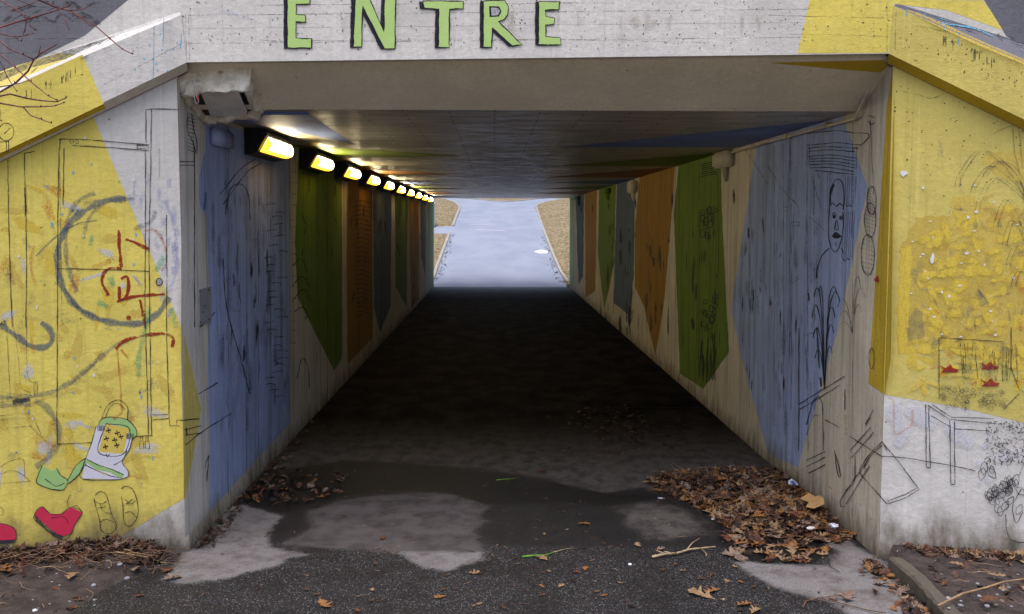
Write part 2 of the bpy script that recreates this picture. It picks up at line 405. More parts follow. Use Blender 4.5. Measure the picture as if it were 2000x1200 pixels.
c.stroke(S, [(0, 776), (50, 776), (100, 766), (140, 745), (180, 712), (215, 682), (250, 665)], 11, M['duskfaint'])
c.stroke(S, [(135, 752), (165, 728), (190, 706)], 8, M['slate'])
c.stroke(S, [(68, 782), (95, 800), (113, 835), (112, 868), (92, 895), (70, 912)], 16, M['duskfaint'])
c.stroke(S, [(25, 786), (58, 780)], 14, M['navy']); c.stroke(S, [(0, 792), (60, 790)], 10, M['duskfaint'])
for x in (118, 132, 150, 140): c.stroke(S, [(x, 408+ru(-4, 4)), (x+12, 412+ru(-6, 6))], 9, M['cobalt'])
# red marks
for q, wd, mm in [([(232, 450), (233, 480), (237, 522)], 8, 'red'), ([(246, 467), (268, 476), (292, 488)], 7, 'red'), ([(282, 452), (300, 449), (314, 462), (322, 480)], 8, 'redfaint'),
     ([(322, 480), (325, 510), (315, 530)], 5, 'redfaint'), ([(238, 524), (216, 524), (203, 534), (199, 552), (208, 570), (212, 578)], 8, 'red'),
     ([(236, 545), (248, 540), (251, 560), (246, 580), (234, 586), (233, 560)], 7, 'red'), ([(228, 590), (255, 581), (285, 577), (322, 575)], 7, 'red'),
     ([(273, 586), (279, 612), (284, 640)], 7, 'red'), ([(226, 682), (243, 666), (270, 658), (300, 653), (322, 652), (338, 660), (336, 678)], 8, 'red'),
     ([(229, 682), (232, 720), (236, 770), (236, 790)], 5, 'redfaint'), ([(236, 682), (250, 700)], 6, 'redfaint'), ([(66, 480), (60, 520), (70, 560)], 9, 'orangef'), ([(60, 660), (66, 690)], 8, 'orangef')]:
    c.stroke(S, q, wd, M[mm])
for q in ([(292, 600), (285, 640), (272, 690), (270, 736)], [(190, 590), (212, 600)], [(335, 600), (345, 640)], [(180, 460), (176, 480)], [(215, 540), (220, 560)], [(320, 500), (305, 530)]):
    c.stroke(S, q, 13, M['teal'])
for _ in range(46):
    x, y = ru(20, 300), ru(260, 900); c.disc(S, x, y, ru(1, 2.6), ru(1.5, 5), M[random.choice(['skyb', 'skyb', 'teal', 'whitespot', 'cobalt'])], 6)
c.disc(S, 311, 551, 7, 8, M['inkfull'], 12, .05); c.disc(S, 311, 551, 5, 6.2, M['whitepatch'], 12, .05)
c.disc(S, 240, 558, 5, 6, M['whitepatch'], 12, .05); c.disc(S, 251, 621, 5, 5, M['red'], 10, .1)
for _ in range(5): c.stroke(S, [(262+ru(-6, 6), 540+ru(-3, 3)), (275+ru(-3, 6), 555+ru(-6, 6))], 3, M['lavender'])
# cupboard outline
lines(c, S, [[(116, 272), (150, 272), (205, 276), (262, 281), (292, 283)], [(118, 272), (115, 300), (113, 420), (112, 640), (111, 800), (112, 868)], [(125, 290), (123, 400)],
    [(138, 284), (205, 288), (262, 292), (292, 295)], [(268, 283), (290, 285), (290, 292), (268, 290), (268, 283)], [(285, 280), (285, 214), (310, 213), (350, 214)],
    [(296, 215), (294, 340), (291, 480), (292, 600), (296, 852)], [(284, 292), (284, 480), (283, 600), (290, 850)], [(112, 525), (180, 526), (292, 530)],
    [(49, 420), (48, 300), (68, 296)], [(50, 360), (52, 520), (50, 640)], [(15, 305), (17, 430), (20, 540), (24, 640)], [(325, 420), (326, 560), (325, 640), (331, 832), (350, 832)],
    [(112, 868), (200, 864), (262, 853), (298, 851)], [(298, 811), (330, 810)], [(298, 820), (330, 818)], [(344, 832), (346, 821), (358, 820), (366, 822)]], 2.2)
lines(c, S, [[(311, 290), (312, 345)], [(116, 300), (121, 640)], [(12, 620), (16, 700), (20, 780)], [(24, 620), (36, 700), (40, 752), (60, 768)], [(52, 620), (54, 735), (72, 748), (72, 770)], [(66, 744), (66, 770)], [(70, 744), (68, 772)], [(74, 746), (72, 771)],
    [(0, 786), (60, 784)], [(0, 796), (30, 794)], [(0, 812), (58, 808)], [(0, 820), (60, 816)], [(0, 838), (62, 832)], [(62, 808), (80, 848)], [(58, 832), (90, 862)], [(14, 768), (62, 772)],
    [(0, 913), (22, 900), (45, 898), (48, 930)], [(0, 925), (30, 920), (60, 940)], [(0, 945), (60, 940)], [(280, 870), (280, 858)]], 1.8, I, smooth=True)
c.ell(S, 140, 277, 3.5, 3.5, 1.5, P); c.ell(S, 150, 277.5, 3.5, 3.5, 1.5, P)
k.ell(K, 12, 258, 15, 17, 2, P); lines(k, K, [[(12, 275), (12, 297)], [(17, 275), (17, 297)], [(0, 299), (17, 297)], [(8, 262), (20, 250)], [(0, 278), (17, 277)]], 1.8, P)
for x in (272, 283): lines(c, S, [[(x, 863), (x+8, 862), (x+9, 876), (x+1, 876), (x, 863)], [(x+2, 862), (x+2, 853), (x+6, 853), (x+6, 862)]], 1.8, P)
lines(c, S, [[(123, 876), (130, 876), (130, 890), (123, 890), (123, 876)], [(124, 876), (126, 868), (129, 876)]], 1.8, I)
# duffel bag
c.poly(S, [(188, 833), (208, 827), (250, 837), (258, 858), (252, 880), (238, 902), (250, 920), (250, 931), (230, 937), (160, 935), (165, 905), (178, 870)], M['bagwhite'])
c.poly(S, [(192, 830), (198, 819), (215, 815), (248, 820), (264, 836), (267, 850), (256, 858), (246, 836), (222, 830), (204, 830)], M['mint'])
c.poly(S, [(207, 828), (252, 837), (241, 887), (192, 883)], M['yelbright'])
c.stroke(S, [(168, 900), (190, 912), (215, 920), (240, 931)], 9, M['mint'], wob=0); c.stroke(S, [(166, 908), (190, 920), (215, 928)], 2, M['yelbright'])
c.poly(S, [(131, 940), (150, 908), (167, 896), (168, 905), (152, 928), (134, 944)], M['mint'])
c.poly(S, [(74, 922), (82, 910), (100, 920), (113, 916), (118, 928), (133, 940), (124, 957), (98, 955), (72, 944)], M['mint'])
lines(c, S, [[(188, 833), (178, 868), (165, 903), (160, 935), (230, 937), (250, 931), (250, 920), (238, 902), (252, 880), (258, 858)], [(198, 820), (205, 800), (216, 787), (232, 781), (244, 788), (250, 800), (249, 820)], [(204, 818), (216, 794), (230, 788), (244, 800)],
    [(192, 830), (198, 819), (215, 815), (248, 820), (264, 836), (267, 850), (257, 860)], [(207, 828), (252, 837), (241, 887), (192, 883), (207, 828)], [(167, 896), (190, 908), (215, 916), (242, 928)], [(166, 908), (190, 920), (215, 930), (238, 934)],
    [(131, 940), (150, 908), (167, 896)], [(134, 945), (152, 930), (168, 906)], [(82, 910), (74, 930), (72, 944), (98, 955), (124, 957), (133, 940), (118, 928), (110, 914)], [(88, 936), (110, 950), (126, 944)], [(207, 886), (210, 893), (214, 887)], [(222, 909), (240, 898), (248, 880)]], 2, P, smooth=True, wob=.3)
for fx, fy in ((212, 841), (229, 846), (208, 857), (224, 860), (236, 853), (206, 873), (228, 870)):
    for a in range(0, 180, 36): c.stroke(S, [(fx-5*math.cos(a), fy-5*math.sin(a)), (fx+5*math.cos(a), fy+5*math.sin(a))], 1.6, M['ink'])
for x0, y0 in ((190, 834), (246, 850)):
    for i in range(7): c.stroke(S, [(x0+i*2.3, y0-3), (x0+i*2.3+1, y0+8)], 1.4, M['ink'])
c.stroke(S, [(236, 788), (238, 805), (222, 819)], 7, M['redfaint'])
# shoes
c.poly(S, [(67, 1006), (72, 996), (82, 990), (90, 996), (98, 1004), (121, 1004), (138, 991), (160, 1001), (146, 1025), (138, 1042), (122, 1048), (108, 1042)], M['shoe'])
c.poly(S, [(67, 1004), (70, 1018), (95, 1040), (118, 1054), (125, 1048), (108, 1041), (85, 1024), (71, 1008)], M['navy'])
c.poly(S, [(-30, 1016), (8, 1024), (26, 1031), (32, 1042), (31, 1055), (-30, 1056)], M['shoe']); c.poly(S, [(-30, 1055), (0, 1056), (31, 1054), (30, 1060), (15, 1063), (-30, 1062)], M['navy'])
lines(c, S, [[(67, 1006), (72, 996), (82, 990), (90, 996), (98, 1004), (110, 1006), (121, 1004), (138, 991), (160, 1001), (146, 1025), (138, 1044), (118, 1054), (70, 1018), (67, 1006)], [(138, 966), (131, 980), (134, 994)], [(138, 992), (150, 988), (160, 1000)], [(100, 1012), (125, 1010), (134, 1022)],
    [(-10, 992), (3, 992), (6, 1003), (0, 1008)], [(-30, 1016), (8, 1024), (26, 1031), (32, 1042), (31, 1055)],
    [(186, 968), (192, 962), (200, 961), (208, 968), (218, 1005), (227, 1025), (222, 1038), (210, 1043), (198, 1036), (194, 1015), (186, 985), (184, 974)], [(196, 1020), (207, 1014), (222, 1020)], [(186, 980), (200, 985), (208, 978)], [(196, 985), (202, 1000), (216, 1003)], [(190, 993), (206, 990)],
    [(237, 955), (246, 950), (258, 955), (266, 972), (270, 995), (266, 1015), (252, 1029), (242, 1018), (240, 990), (237, 970)], [(244, 1002), (255, 1000), (267, 1010)], [(244, 975), (255, 985), (264, 978)], [(246, 985), (260, 975)]], 2, P, smooth=True, wob=.3)
# holes, drips
for q in ([(301, 50), (299, 158)], [(320, 35), (318, 90)], [(355, 65), (352, 95)]): k.stroke(K, q, 2, M['skyb'])
for _ in range(16): k.disc(K, ru(240, 350), ru(60, 140)-0, 1.6, 2, M['skyb'], 6)
for _ in range(24):
    x = ru(50, 160); k.stroke(K, [(x, 188-x*.47+ru(2, 10)), (x, 188-x*.47+ru(16, 46))], 3, M['inksoft'], taper=True)
lines(k, K, [[(203, 165), (280, 125), (355, 85)], [(362, 28), (364, 122)]], 1.6, M['joint'])
lw_ = c.build('wing_wall'); tag(lw_, 'painted concrete wing wall left of the tunnel mouth, yellow with a drawn bag and red shoes', 'wall')
k.build('coping', lw_)

# ---- right wing
c, k = wing('R'); S = sWR; K = sKR
_e = wing_end('R'); _t = (826-797)/(2000-1880); c.poly(S, [(1746, 60), _e[0], (_e[0][0], min(826+(_e[0][0]-2000)*_t, _e[1][1]-40)), (2000, 826), (1880, 797), (1726, 771), (1731, 600)], M['wing', 'yellowd'])
a_, b_, c_ = sKR.pt(1746, 13), sKR.pt(2000, 122), sFA.pt(2000, 80); T = Surf(a_, (b_-a_).cross(c_-a_)); T.n = -T.n if T.n.z < 0 else T.n
k.poly(T, [(1757, 10), (1840, 45), (1925, 84), (2000, 116), (2000, 126), (1900, 84), (1780, 27)], M['yelsmear'])
for _ in range(26):
    t = rr(); x = 1760+t*260; y = 10+t*95-ru(-4, 10+22*t); k.stroke(T, [(x, y), (x+ru(20, 60), y+ru(8, 25))], ru(1, 4), random.choice([M['lichen'], M['skyb'], M['lavender'], M['inksoft']]), taper=True)
for q in ([(1752, 8), (1790, 22), (1850, 40)], [(1838, 45), (1900, 55), (1940, 70)]): k.stroke(T, q, 3, M['skyb'])
for x, y, l in ((1771, 20, 12), (1807, 26, 12), (1845, 50, 10), (1872, 62, 28)): k.stroke(K, [(x, y), (x, y+l)], 3, M['skyb'])
for _ in range(40):
    x = ru(1830, 2000); y = 13+(x-1746)*.43; k.stroke(K, [(x, y+ru(4, 10)), (x, y+ru(14, 50))], 3, M['inksoft'], taper=True)
for _ in range(40):
    x = ru(1755, 2000); y = 13+(x-1746)*.43+ru(15, 90); k.disc(K, x, y, ru(.8, 1.8), ru(.8, 1.8), M['ink'], 6)
lines(k, K, [[(1780, 48), (1850, 62), (1880, 60)], [(1750, 20), (1748, 100)]], 1.6, M['joint'])
# upper stains and crack
lines(c, S, [[(1760, 178), (1790, 185), (1820, 192), (1845, 182)]], 2, M['joint'], smooth=True)
for _ in range(60):
    x = ru(1745, 2000); y = ru(150, 330)+(x-1745)*.25; c.disc(S, x, y, ru(.8, 2), ru(.8, 2), M['ink'], 6)
c.stroke(S, [(1835, 250), (1838, 330)], 18, M['greysmear'], taper=True)
# rough repainted field
c.poly(S, [(1762, 475), (1790, 425), (1850, 420), (1905, 440), (1960, 405), (2060, 420), (2060, 700), (1960, 712), (1850, 690), (1800, 668), (1757, 692), (1752, 610), (1768, 560), (1757, 490)], M['yelsmear'], wob=4)
c.poly(S, [(1915, 318), (1930, 302), (2000, 292), (2100, 300), (2100, 380), (2000, 362), (1950, 345)], M['yelpatch'], wob=3)
for q in ([(1768, 486), (1762, 560), (1760, 680)], [(1775, 480), (1772, 560), (1768, 640)], [(1758, 682), (1800, 684), (1850, 676)], [(1760, 600), (1764, 650), (1762, 690)]): c.stroke(S, q, 18, M['yelbright'])
c.poly(S, [(1850, 440), (1860, 380), (1930, 395), (1990, 420), (2060, 520), (2000, 560), (1850, 530)], M['yelpatch'], wob=6)
for _ in range(330):
    x, y = ru(1775, 2015), ru(395, 735); v = rr()
    if y < 470 and x < 1790+(470-y)*.9: continue
    mm = 'yelbright' if v < .34 else random.choice(['yelpatch', 'yelpatch', 'greysmear', 'greysm2', 'orangef', 'slate', 'yelbright', 'purple', 'yelsmear', 'yelsmear', 'wallsmear'])
    a = ru(-.6, .4)+(1.5 if rr() < .55 else 0); l = ru(16, 62); wd = ru(9, 24) if mm not in ('slate', 'purple', 'wallsmear') else ru(4, 10); b_ = ru(-6, 6)
    c.stroke(S, [(x, y), (x+.5*l*math.cos(a)+b_, y+.5*l*math.sin(a)-b_), (x+l*math.cos(a), y+l*math.sin(a))], wd, M[mm], taper=True)
c.poly(S, [(1775, 620), (1790, 600), (1802, 610), (1805, 660), (1776, 664)], M['greysm2'], wob=2)
for _ in range(70):
    x, y = ru(1770, 2000), ru(360, 660)
    if rr() < .5: c.disc(S, x, y, ru(1.2, 4), ru(1, 3), M['whitespot'], 7, .5)
    else: c.stroke(S, [(x, y), (x+ru(4, 16), y+ru(-6, 4))], ru(1, 3.5), M['whitespot'], taper=True)
c.disc(S, 1764, 339, 7, 5, M['whitespot'], 9, .6); c.disc(S, 1822, 503, 6, 9, M['whitespot'], 9, .6)
for _ in range(30):
    x, y = ru(1770, 2000), ru(440, 700); c.stroke(S, [(x, y), (x+ru(-4, 4), y+ru(5, 20))], ru(2, 5), M[random.choice(['magenta', 'purple', 'navy', 'red', 'greenink', 'cobalt', 'teal'])], taper=True)
# fountains of fronds
def frond(S_, cv, bx, by, tips, m, w=1.8):
    for tx, ty, hgt in tips:
        cv.stroke(S_, [(bx, by), (bx+(tx-bx)*.3, by-(by-ty)*.8-hgt*.6), (bx+(tx-bx)*.68, ty-hgt), (tx-(tx-bx)*.05, ty-hgt*.35), (tx, ty)], w, m, wob=.3)
for dx in (0, 9):
    frond(S, c, 2010+dx, 400, [(1865+dx, 365, 70), (1895+dx, 380, 55), (1905+dx, 410, 62), (1920+dx, 345, 30)], I)
    frond(S, c, 2012+dx, 520, [(1940+dx, 450, 60), (1958+dx, 480, 50), (1965+dx, 520, 40), (1975+dx, 560, 30)], I)
lines(c, S, [[(1978, 245), (1982, 300), (2004, 390)], [(1990, 250), (1998, 330)], [(1940, 262), (1950, 255), (1978, 245)]], 1.8, I)
# planter, fish, pebbles
for q in ([(1760, 770), (1790, 755), (1815, 728)], [(1830, 738), (1880, 732), (1930, 744)], [(1845, 702), (1900, 708), (1950, 698)], [(1940, 700), (1975, 715), (2000, 705)], [(1800, 745), (1830, 752), (1845, 760)]): c.stroke(S, q, ru(9, 14), M['yelpatch'], taper=True)
lines(c, S, [[(1834, 660), (1834, 780)], [(1834, 660), (1960, 668)], [(1975, 640), (1975, 720), (1990, 760), (2030, 790)], [(1960, 800), (1990, 770)], [(1905, 690), (1910, 740)]], 2, P)
for fx, fy, mm in ((1855, 722, 'red'), (1892, 746, 'magenta'), (1934, 716, 'red'), (1935, 749, 'red'), (1711, 546, 'red')):
    tgt = c
    if fx < 1730: continue
    c.poly(S, [(fx-20, fy-8), (fx-8, fy-3), (fx+2, fy-10), (fx+6, fy-3), (fx+18, fy), (fx+14, fy+6), (fx-4, fy+6), (fx-18, fy+6), (fx-12, fy)], M[mm])
    c.stroke(S, [(fx-12, fy+3), (fx+12, fy+3)], 6, M['purple'])
for _ in range(130):
    x = ru(1840, 1965); y = ru(752, 800)+(x-1840)*.1
    if y < 800: c.ell(S, x, y, ru(3, 5), ru(2, 4), 1.4, M['inksoft'])
for _ in range(24): x = ru(1880, 1990); c.stroke(S, [(x, 745), (x+ru(-8, 8), 690+ru(-20, 10))], 2, M['greenink'])
# lower white zone
for q in ([(1740, 790), (1760, 850), (1750, 870)], [(1770, 800), (1830, 830)], [(1850, 830), (1900, 870)]): c.stroke(S, q, 36, M['whitepatch'])
for _ in range(22): x, y = ru(1900, 2010), ru(850, 960); c.stroke(S, [(x, y), (x+ru(-20, 20), y+ru(10, 30))], ru(14, 26), M['whitepatch'], taper=True)
c.stroke(S, [(1745, 782), (1746, 815), (1748, 848), (1770, 838), (1782, 828), (1782, 800)], 6, M['orangef'])
lines(c, S, [[(1808, 790), (1809, 912)], [(1814, 794), (1817, 914)], [(1809, 913), (1817, 914)], [(1855, 820), (1857, 945)], [(1864, 824), (1865, 947)], [(1857, 946), (1865, 947)], [(1812, 792), (1855, 820), (1945, 828)], [(1820, 790), (1858, 815), (1940, 818)], [(1866, 838), (1930, 842)], [(1818, 812), (1856, 834)],
    [(1724, 891), (1770, 895), (1850, 908), (1905, 920)], [(1724, 864), (1765, 915), (1795, 956), (1770, 972), (1733, 985), (1722, 975)], [(1724, 868), (1733, 880)], [(1733, 980), (1768, 966), (1793, 953)], [(1964, 1005), (1966, 1035), (1972, 1054), (1990, 1060), (2030, 1060)]], 2.3, P)
for _ in range(34):
    a = ru(0, 6.28); r = ru(4, 60); x, y = 1966+r*math.cos(a), 950+r*.8*math.sin(a); b = ru(0, 6.28); l = ru(14, 28)
    t = (x+l*math.cos(b), y+l*math.sin(b)); n_ = (-math.sin(b)*l*.28, math.cos(b)*l*.28); mid = ((x+t[0])/2, (y+t[1])/2)
    c.stroke(S, [(x, y), (mid[0]+n_[0], mid[1]+n_[1]), t, (mid[0]-n_[0], mid[1]-n_[1]), (x, y)], 1.8, P, wob=.3)
for _ in range(260): x, y = ru(1925, 2010), ru(822, 905); a = ru(0, 3); c.stroke(S, [(x, y), (x+5*math.cos(a), y+5*math.sin(a))], 1.6, M['inkthin'])
lines(c, S, [[(1995, 955), (1978, 990), (1985, 1022), (1998, 1000)], [(1945, 960), (1970, 990), (1945, 1002), (1944, 985)], [(2000, 905), (1990, 930)]], 2, P, smooth=True)
rw_ = c.build('wing_wall'); tag(rw_, 'painted concrete wing wall right of the tunnel mouth, scuffed yellow above a pale grey band with a drawn plant', 'wall')
k.build('coping', rw_)

# ================================================================== PARAPET / FASCIA
c = Canvas(); S = sFA
zb = FLp.z; far = 9
pl = CL+fn*.06-fd*far; pr = CL+fn*.06+fd*(far+4)
def q3(p, z, b=0): v = Vector(p)-fn*b; v.z = z; return v
A_ = sFA.pt(365, 122); B_ = sFA.pt(1736, 105)
ztop = 3.55
c.ngon([q3(pl, 1.2), q3(A_, 1.2)-fd*.4, q3(A_, A_.z)-fd*.4, q3(A_, A_.z), q3(B_, B_.z), q3(B_, B_.z)+fd*.4, q3(B_, 1.2)+fd*.4, q3(pr, 1.2), q3(pr, ztop), q3(pl, ztop)], M['fascia', 'white'], fn)
c.face([q3(pl, ztop), q3(pr, ztop), q3(pr, ztop, .35), q3(pl, ztop, .35)], M['fascia', 'grey'])
c.ngon([q3(pl, 1.2, .35), q3(A_, 1.2, .35)-fd*.5, q3(A_, A_.z+.02, .35), q3(B_, B_.z+.02, .35), q3(B_, 1.2, .35)+fd*.5, q3(pr, 1.2, .35), q3(pr, ztop, .35), q3(pl, ztop, .35)], M['fascia', 'grey'], -fn)
c.face([q3(A_, A_.z), q3(B_, B_.z), q3(B_, B_.z, .065), q3(A_, A_.z, .065)], M['lip'])
c.poly(S, [(1583, -8), (1558, 104.6), (1735, 103.5), (1745, 25), (1746, 8), (1850, 20), (1960, 60), (1945, 35), (1920, 1), (1600, -2)], M['fascia', 'yellow'])
c.poly(S, [(1922, -0), (1965, 70), (2300, 240), (3500, 300), (3500, -200), (1700, -200), (1720, -3)], M['fascia', 'grey'])
c.poly(S, [(250, 0), (165, 70), (0, 150), (-1500, 500), (-1500, -200), (430, -200)], M['fascia', 'grey'])
for x in range(0, 320, 14):   # darker stained boards
    c.stroke(S, [(x*.55, ru(0, 60)), (x*.55+ru(20, 60), ru(0, 60))], ru(4, 14), M['lichen'], taper=True)
for y in (14, 42, 76, 104): c.stroke(S, [(-60, y), (240-y, y)], 1.8, M['joint'], wob=.6)
for y, d in ((55, .012), (30, .01), (85, .014)):
    c.stroke(S, [(370, y), (900, y-5), (1580, y-12)], 1.7, M['joint'] if y != 55 else M['jointwhite'], wob=.4, smooth=False)
lines(c, S, [[(1500, 30), (1735, 36)], [(1540, 33), (1541, 67), (1640, 68), (1735, 72)], [(500, 10), (1200, 6)], [(370, 120), (368, 30)], [(1733, 100), (1732, 5)], [(500, 78), (560, 82)], [(530, 80), (1100, 77), (1400, 84)]], 1.6, M['joint'])
for _ in range(330):
    x, y = ru(370, 1740), ru(-5, 98); r = ru(.5, 1.6); c.disc(S, x, y, r, r, M['ink'], 6)
for _ in range(26):
    x = ru(370, 1500); c.stroke(S, [(x, ru(-10, 20)), (x+ru(-3, 3), ru(50, 100))], ru(5, 22), M['tan'], taper=True)
c.stroke(S, [(390, 8), (440, 22), (500, 40), (520, 62)], 5, M['lavender'], taper=True)
# letters: dark shadow outline then green fill
def letter(shape, dx=-7, dy=1.5):
    c.poly(S, [(x+dx, y+dy) for x, y in shape], M['inkfull'], wob=.8)
    c.poly(S, shape, M['green_letter'], wob=.5); c.stroke(S, shape+[shape[0]], 2.6, M['inkfull'], smooth=False, wob=.7)
Eo = lambda x, y, w_, s=1: [(x, y-100), (x+w_*.92, y-100), (x+w_*.92, y-86*1), (x+w_*.36, y-86), (x+w_*.36, y-66), (x+w_*.74, y-64), (x+w_*.74, y-50), (x+w_*.36, y-51), (x+w_*.36, y-19), (x+w_, y-18), (x+w_, y-0), (x, y)]
letter(Eo(561, 94, 48))
letter([(694, -25), (712, -25), (750, 62), (752, -25), (774, -25), (771, 95), (751, 96), (708, 12), (706, 92), (690, 93)])
letter([(826, 2), (905, 2), (905, 17), (878, 18), (877, 92), (856, 93), (857, 18), (828, 16)])
letter([(944, 2), (985, 1), (993, 14), (992, 28), (985, 38), (974, 43), (1020, 88), (1000, 90), (962, 54), (960, 93), (944, 92)])
c.poly(S, [(955, 12), (975, 13), (980, 22), (975, 33), (956, 34)], M['inkfull'], wob=.5); c.poly(S, [(959, 15), (973, 16), (977, 22), (972, 30), (960, 31)], M['whitepatch'])
letter([(1052, 3), (1093, 4), (1091, 19), (1065, 20), (1066, 33), (1083, 36), (1082, 48), (1066, 50), (1066, 72), (1094, 74), (1096, 88), (1052, 88)])
for lx in (561, 690, 944, 1052):
    for i in range(7): c.stroke(S, [(lx-5, i*13+ru(-3, 3)), (lx-1, i*13+8)], 3, M['inkfull'])
pa = c.build('parapet'); tag(pa, 'board-marked concrete parapet over the tunnel mouth, painted white with green ENTRE lettering', 'parapet')

# ================================================================== DECK (ceiling and haunch)
c = Canvas()
YS = .17
h0L = A_-fn*.18; h0R = B_-fn*.18
q6L, q6R = q3(A_, A_.z, .06), q3(B_, B_.z, .06)
hs = [Vector((XL-.02, q6L.y, 2.533)), Vector((XR+.02, q6R.y, 2.540)), Vector((XR+.02, YB, H)), Vector((XL-.02, YB, H))]
for i in range(24):
    a, b = i/24, (i+1)/24; c.face([hs[0].lerp(hs[1], a), hs[3].lerp(hs[2], a), hs[3].lerp(hs[2], b), hs[0].lerp(hs[1], b)], M['haunch'])
c.ngon([q6L, q6R, hs[1], hs[0]], M['lip'], fn)
sHA = Surf(hs[0], (hs[1]-hs[0]).cross(hs[2]-hs[0])); sHA.n = -sHA.n if sHA.n.z > 0 else sHA.n
# ceiling with slots
s = N('ceiling'); n_ = s.noise(3, detail=5); br = s.n('ShaderNodeTexBrick'); s.l(s.mapv((1, 1, 1)), br.inputs[0])
br.inputs['Scale'].default_value = 2.6; br.inputs['Color1'].default_value = (.36, .34, .31, 1); br.inputs['Color2'].default_value = (.58, .555, .51, 1); br.inputs['Mortar'].default_value = (.05, .047, .044, 1)
br.inputs['Mortar Size'].default_value = .012; br.inputs['Row Height'].default_value = .3; br.inputs['Brick Width'].default_value = 1.3
cc = s.mix(s.mr(n_, .3, .7), br.outputs[0], srgb(164, 156, 142)); cc = s.mix(s.mr(s.noise(1, (1.5, 22, 1), detail=5), .45, .7, 0, .75), cc, srgb(118, 110, 100)); cc = s.mix(s.math('MULTIPLY', s.mr(br.outputs[1], .2, .8), .8), cc, (.02, .02, .02, 1))
hgt = s.math('ADD', s.math('MULTIPLY', br.outputs[1], -1.2), s.noise(1, (3, 30, 1), detail=4, rough=.7))
M['ceil'] = s.bsdf(cc, s.mr(s.noise(1, (5, 9, 1), detail=6, rough=.7), .38, .62, .32, .5), s.bump(s.noise(30, detail=5, rough=.7), .0010, .5), 1.0)
c.face([(XL-.02, YB, H), (XR+.02, YB, H), (XR+.02, YE, H), (XL-.02, YE, H)], M['ceil'])
# slab sides and top
c.box((XL-.36, YB+.05, H+.32), (XR+.36, YE, H+.6), M['wing', 'grey'])
c.face([(XL-.36, YE, H), (XR+.36, YE, H), (XR+.36, YE, H+.6), (XL-.36, YE, H+.6)], M['wing', 'white'])
def cpoly(px, m): c.poly(sCE, px, m)
def cmat(name, col):
    s = N(name); cc = s.mix(s.mr(s.noise(3, detail=5), .3, .7), tuple(q*.6 for q in col[:3])+(1,), col)
    return s.bsdf(cc, .6, s.bump(s.noise(30, detail=4, rough=.7), .0015, .6), .4)
cb, cg, cor, cpale = cmat('ceiling_blue', srgb(118, 138, 198)), cmat('ceiling_green', srgb(120, 142, 34)), cmat('ceiling_orange', srgb(160, 106, 30)), cmat('ceiling_pale', srgb(190, 178, 146))
def wy(u, side):   # depth where photo column u meets the wall at ceiling height
    return (sLW if side == 'L' else sRW).pt(u, 433).y
def cfan(side, y0, y1, reach, m, skew=0):
    x0 = XL if side == 'L' else XR; sg = 1 if side == 'L' else -1; o = c.off()
    c.ngon([(x0, y0, H-o), (x0+sg*reach, y0+(y1-y0)*.75+skew, H-o), (x0, y1, H-o)], m, Vector((0, 0, -1)))
c.poly(sHA, [(440, 226), (440, 212), (592, 212), (606, 224.5), (500, 226)], M['haunchblue'])
c.poly(sCE, [(430, 228), (606, 225), (694, 283), (600, 262), (480, 240)], cb)
c.poly(sCE, [(520, 249), (694, 283.5), (640, 285), (585, 270)], cpale)  # lamp light on the ceiling painted as a pale strip
cfan('L', 7.9, 9.7, 1.3, cg, 0); cfan('L', 9.75, 11.0, .8, cpale, 0); cfan('L', 11.1, 13.5, 1.1, cor, 0); cfan('L', 14.2, 16.5, .9, cb); cfan('L', 17, 19.5, 1.1, cg); cfan('L', 19.7, 22.5, 1, cor); cfan('L', 23, 25, .8, cb)
cfan('R', 5.9, 8.1, 1.45, cb, .6); cfan('R', 8.7, 10.9, 1.3, cg, .5); cfan('R', 11, 13.8, 1.3, cor, .6); cfan('R', 14.2, 16.2, 1.1, cb); cfan('R', 16.5, 19.2, 1.1, cg); cfan('R', 19.4, 22.4, 1.2, cor)
c.poly(sHA, [(1500, 123), (1727, 118), (1738, 128), (1720, 142), (1640, 136)], M['fascia', 'ochre'])
c.stroke(sHA, [(515, 201), (640, 206), (800, 200), (1000, 204), (1200, 198), (1500, 200), (1680, 192)], 2, M['jointwhite']); 
for _ in range(50): c.disc(sHA, ru(520, 1650), ru(140, 215), 1.2, 1, M['ink'], 5)
dk = c.build('bridge_deck'); tag(dk, 'dark concrete deck forming the tunnel ceiling with coloured painted wedges', 'bridge deck')

# ================================================================== TUNNEL WALLS
def tunnel_wall(side):
    c = Canvas(); x0 = XL if side == 'L' else XR; x1 = x0+(-.34 if side == 'L' else .34); y0 = YL if side == 'L' else YR
    m = M['board', 'off']; n = Vector((1, 0, 0)) if side == 'L' else Vector((-1, 0, 0))
    b = y0+.003
    c.ngon([(x0, b, -.1), (x0, YE, -.1), (x0, YE, H+.02), (x0, YB, H+.02), (x0, b, 2.62)], m, n)
    c.ngon([(x1, b+.4, -.1), (x1, YE, -.1), (x1, YE, H+.3), (x1, b+.4, 2.62)], m, -n)
    c.face([(x0, YE, -.1), (x1, YE, -.1), (x1, YE, H), (x0, YE, H)], m)
    return c
c = tunnel_wall('L'); S = sLW; B = lambda k: M['board', k]; XS = .45
top = lambda u: 433-(433-222)*(964-u)/(964-404)   # ceiling line on the left wall in the photograph
c.poly(S, [(354, 200), (401, 236), (401, 296), (396, 420), (404, 560), (400, 700), (410, 1000), (400, 1012), (362, 1050), (354, 700)], B('white'))
c.poly(S, [(359, 650), (393, 800), (363, 972), (359, 976)], B('yellowd'))
c.poly(S, [(401, 238), (402, 233), (566, top(566)), (566, 827), (410, 998), (406, 700), (409, 560), (402, 400)], B('blue'), wob=.5)
c.poly(S, [(398, 300), (402, 300), (404, 400), (399, 420), (390, 400), (388, 350)], B('blue'), wob=.5)
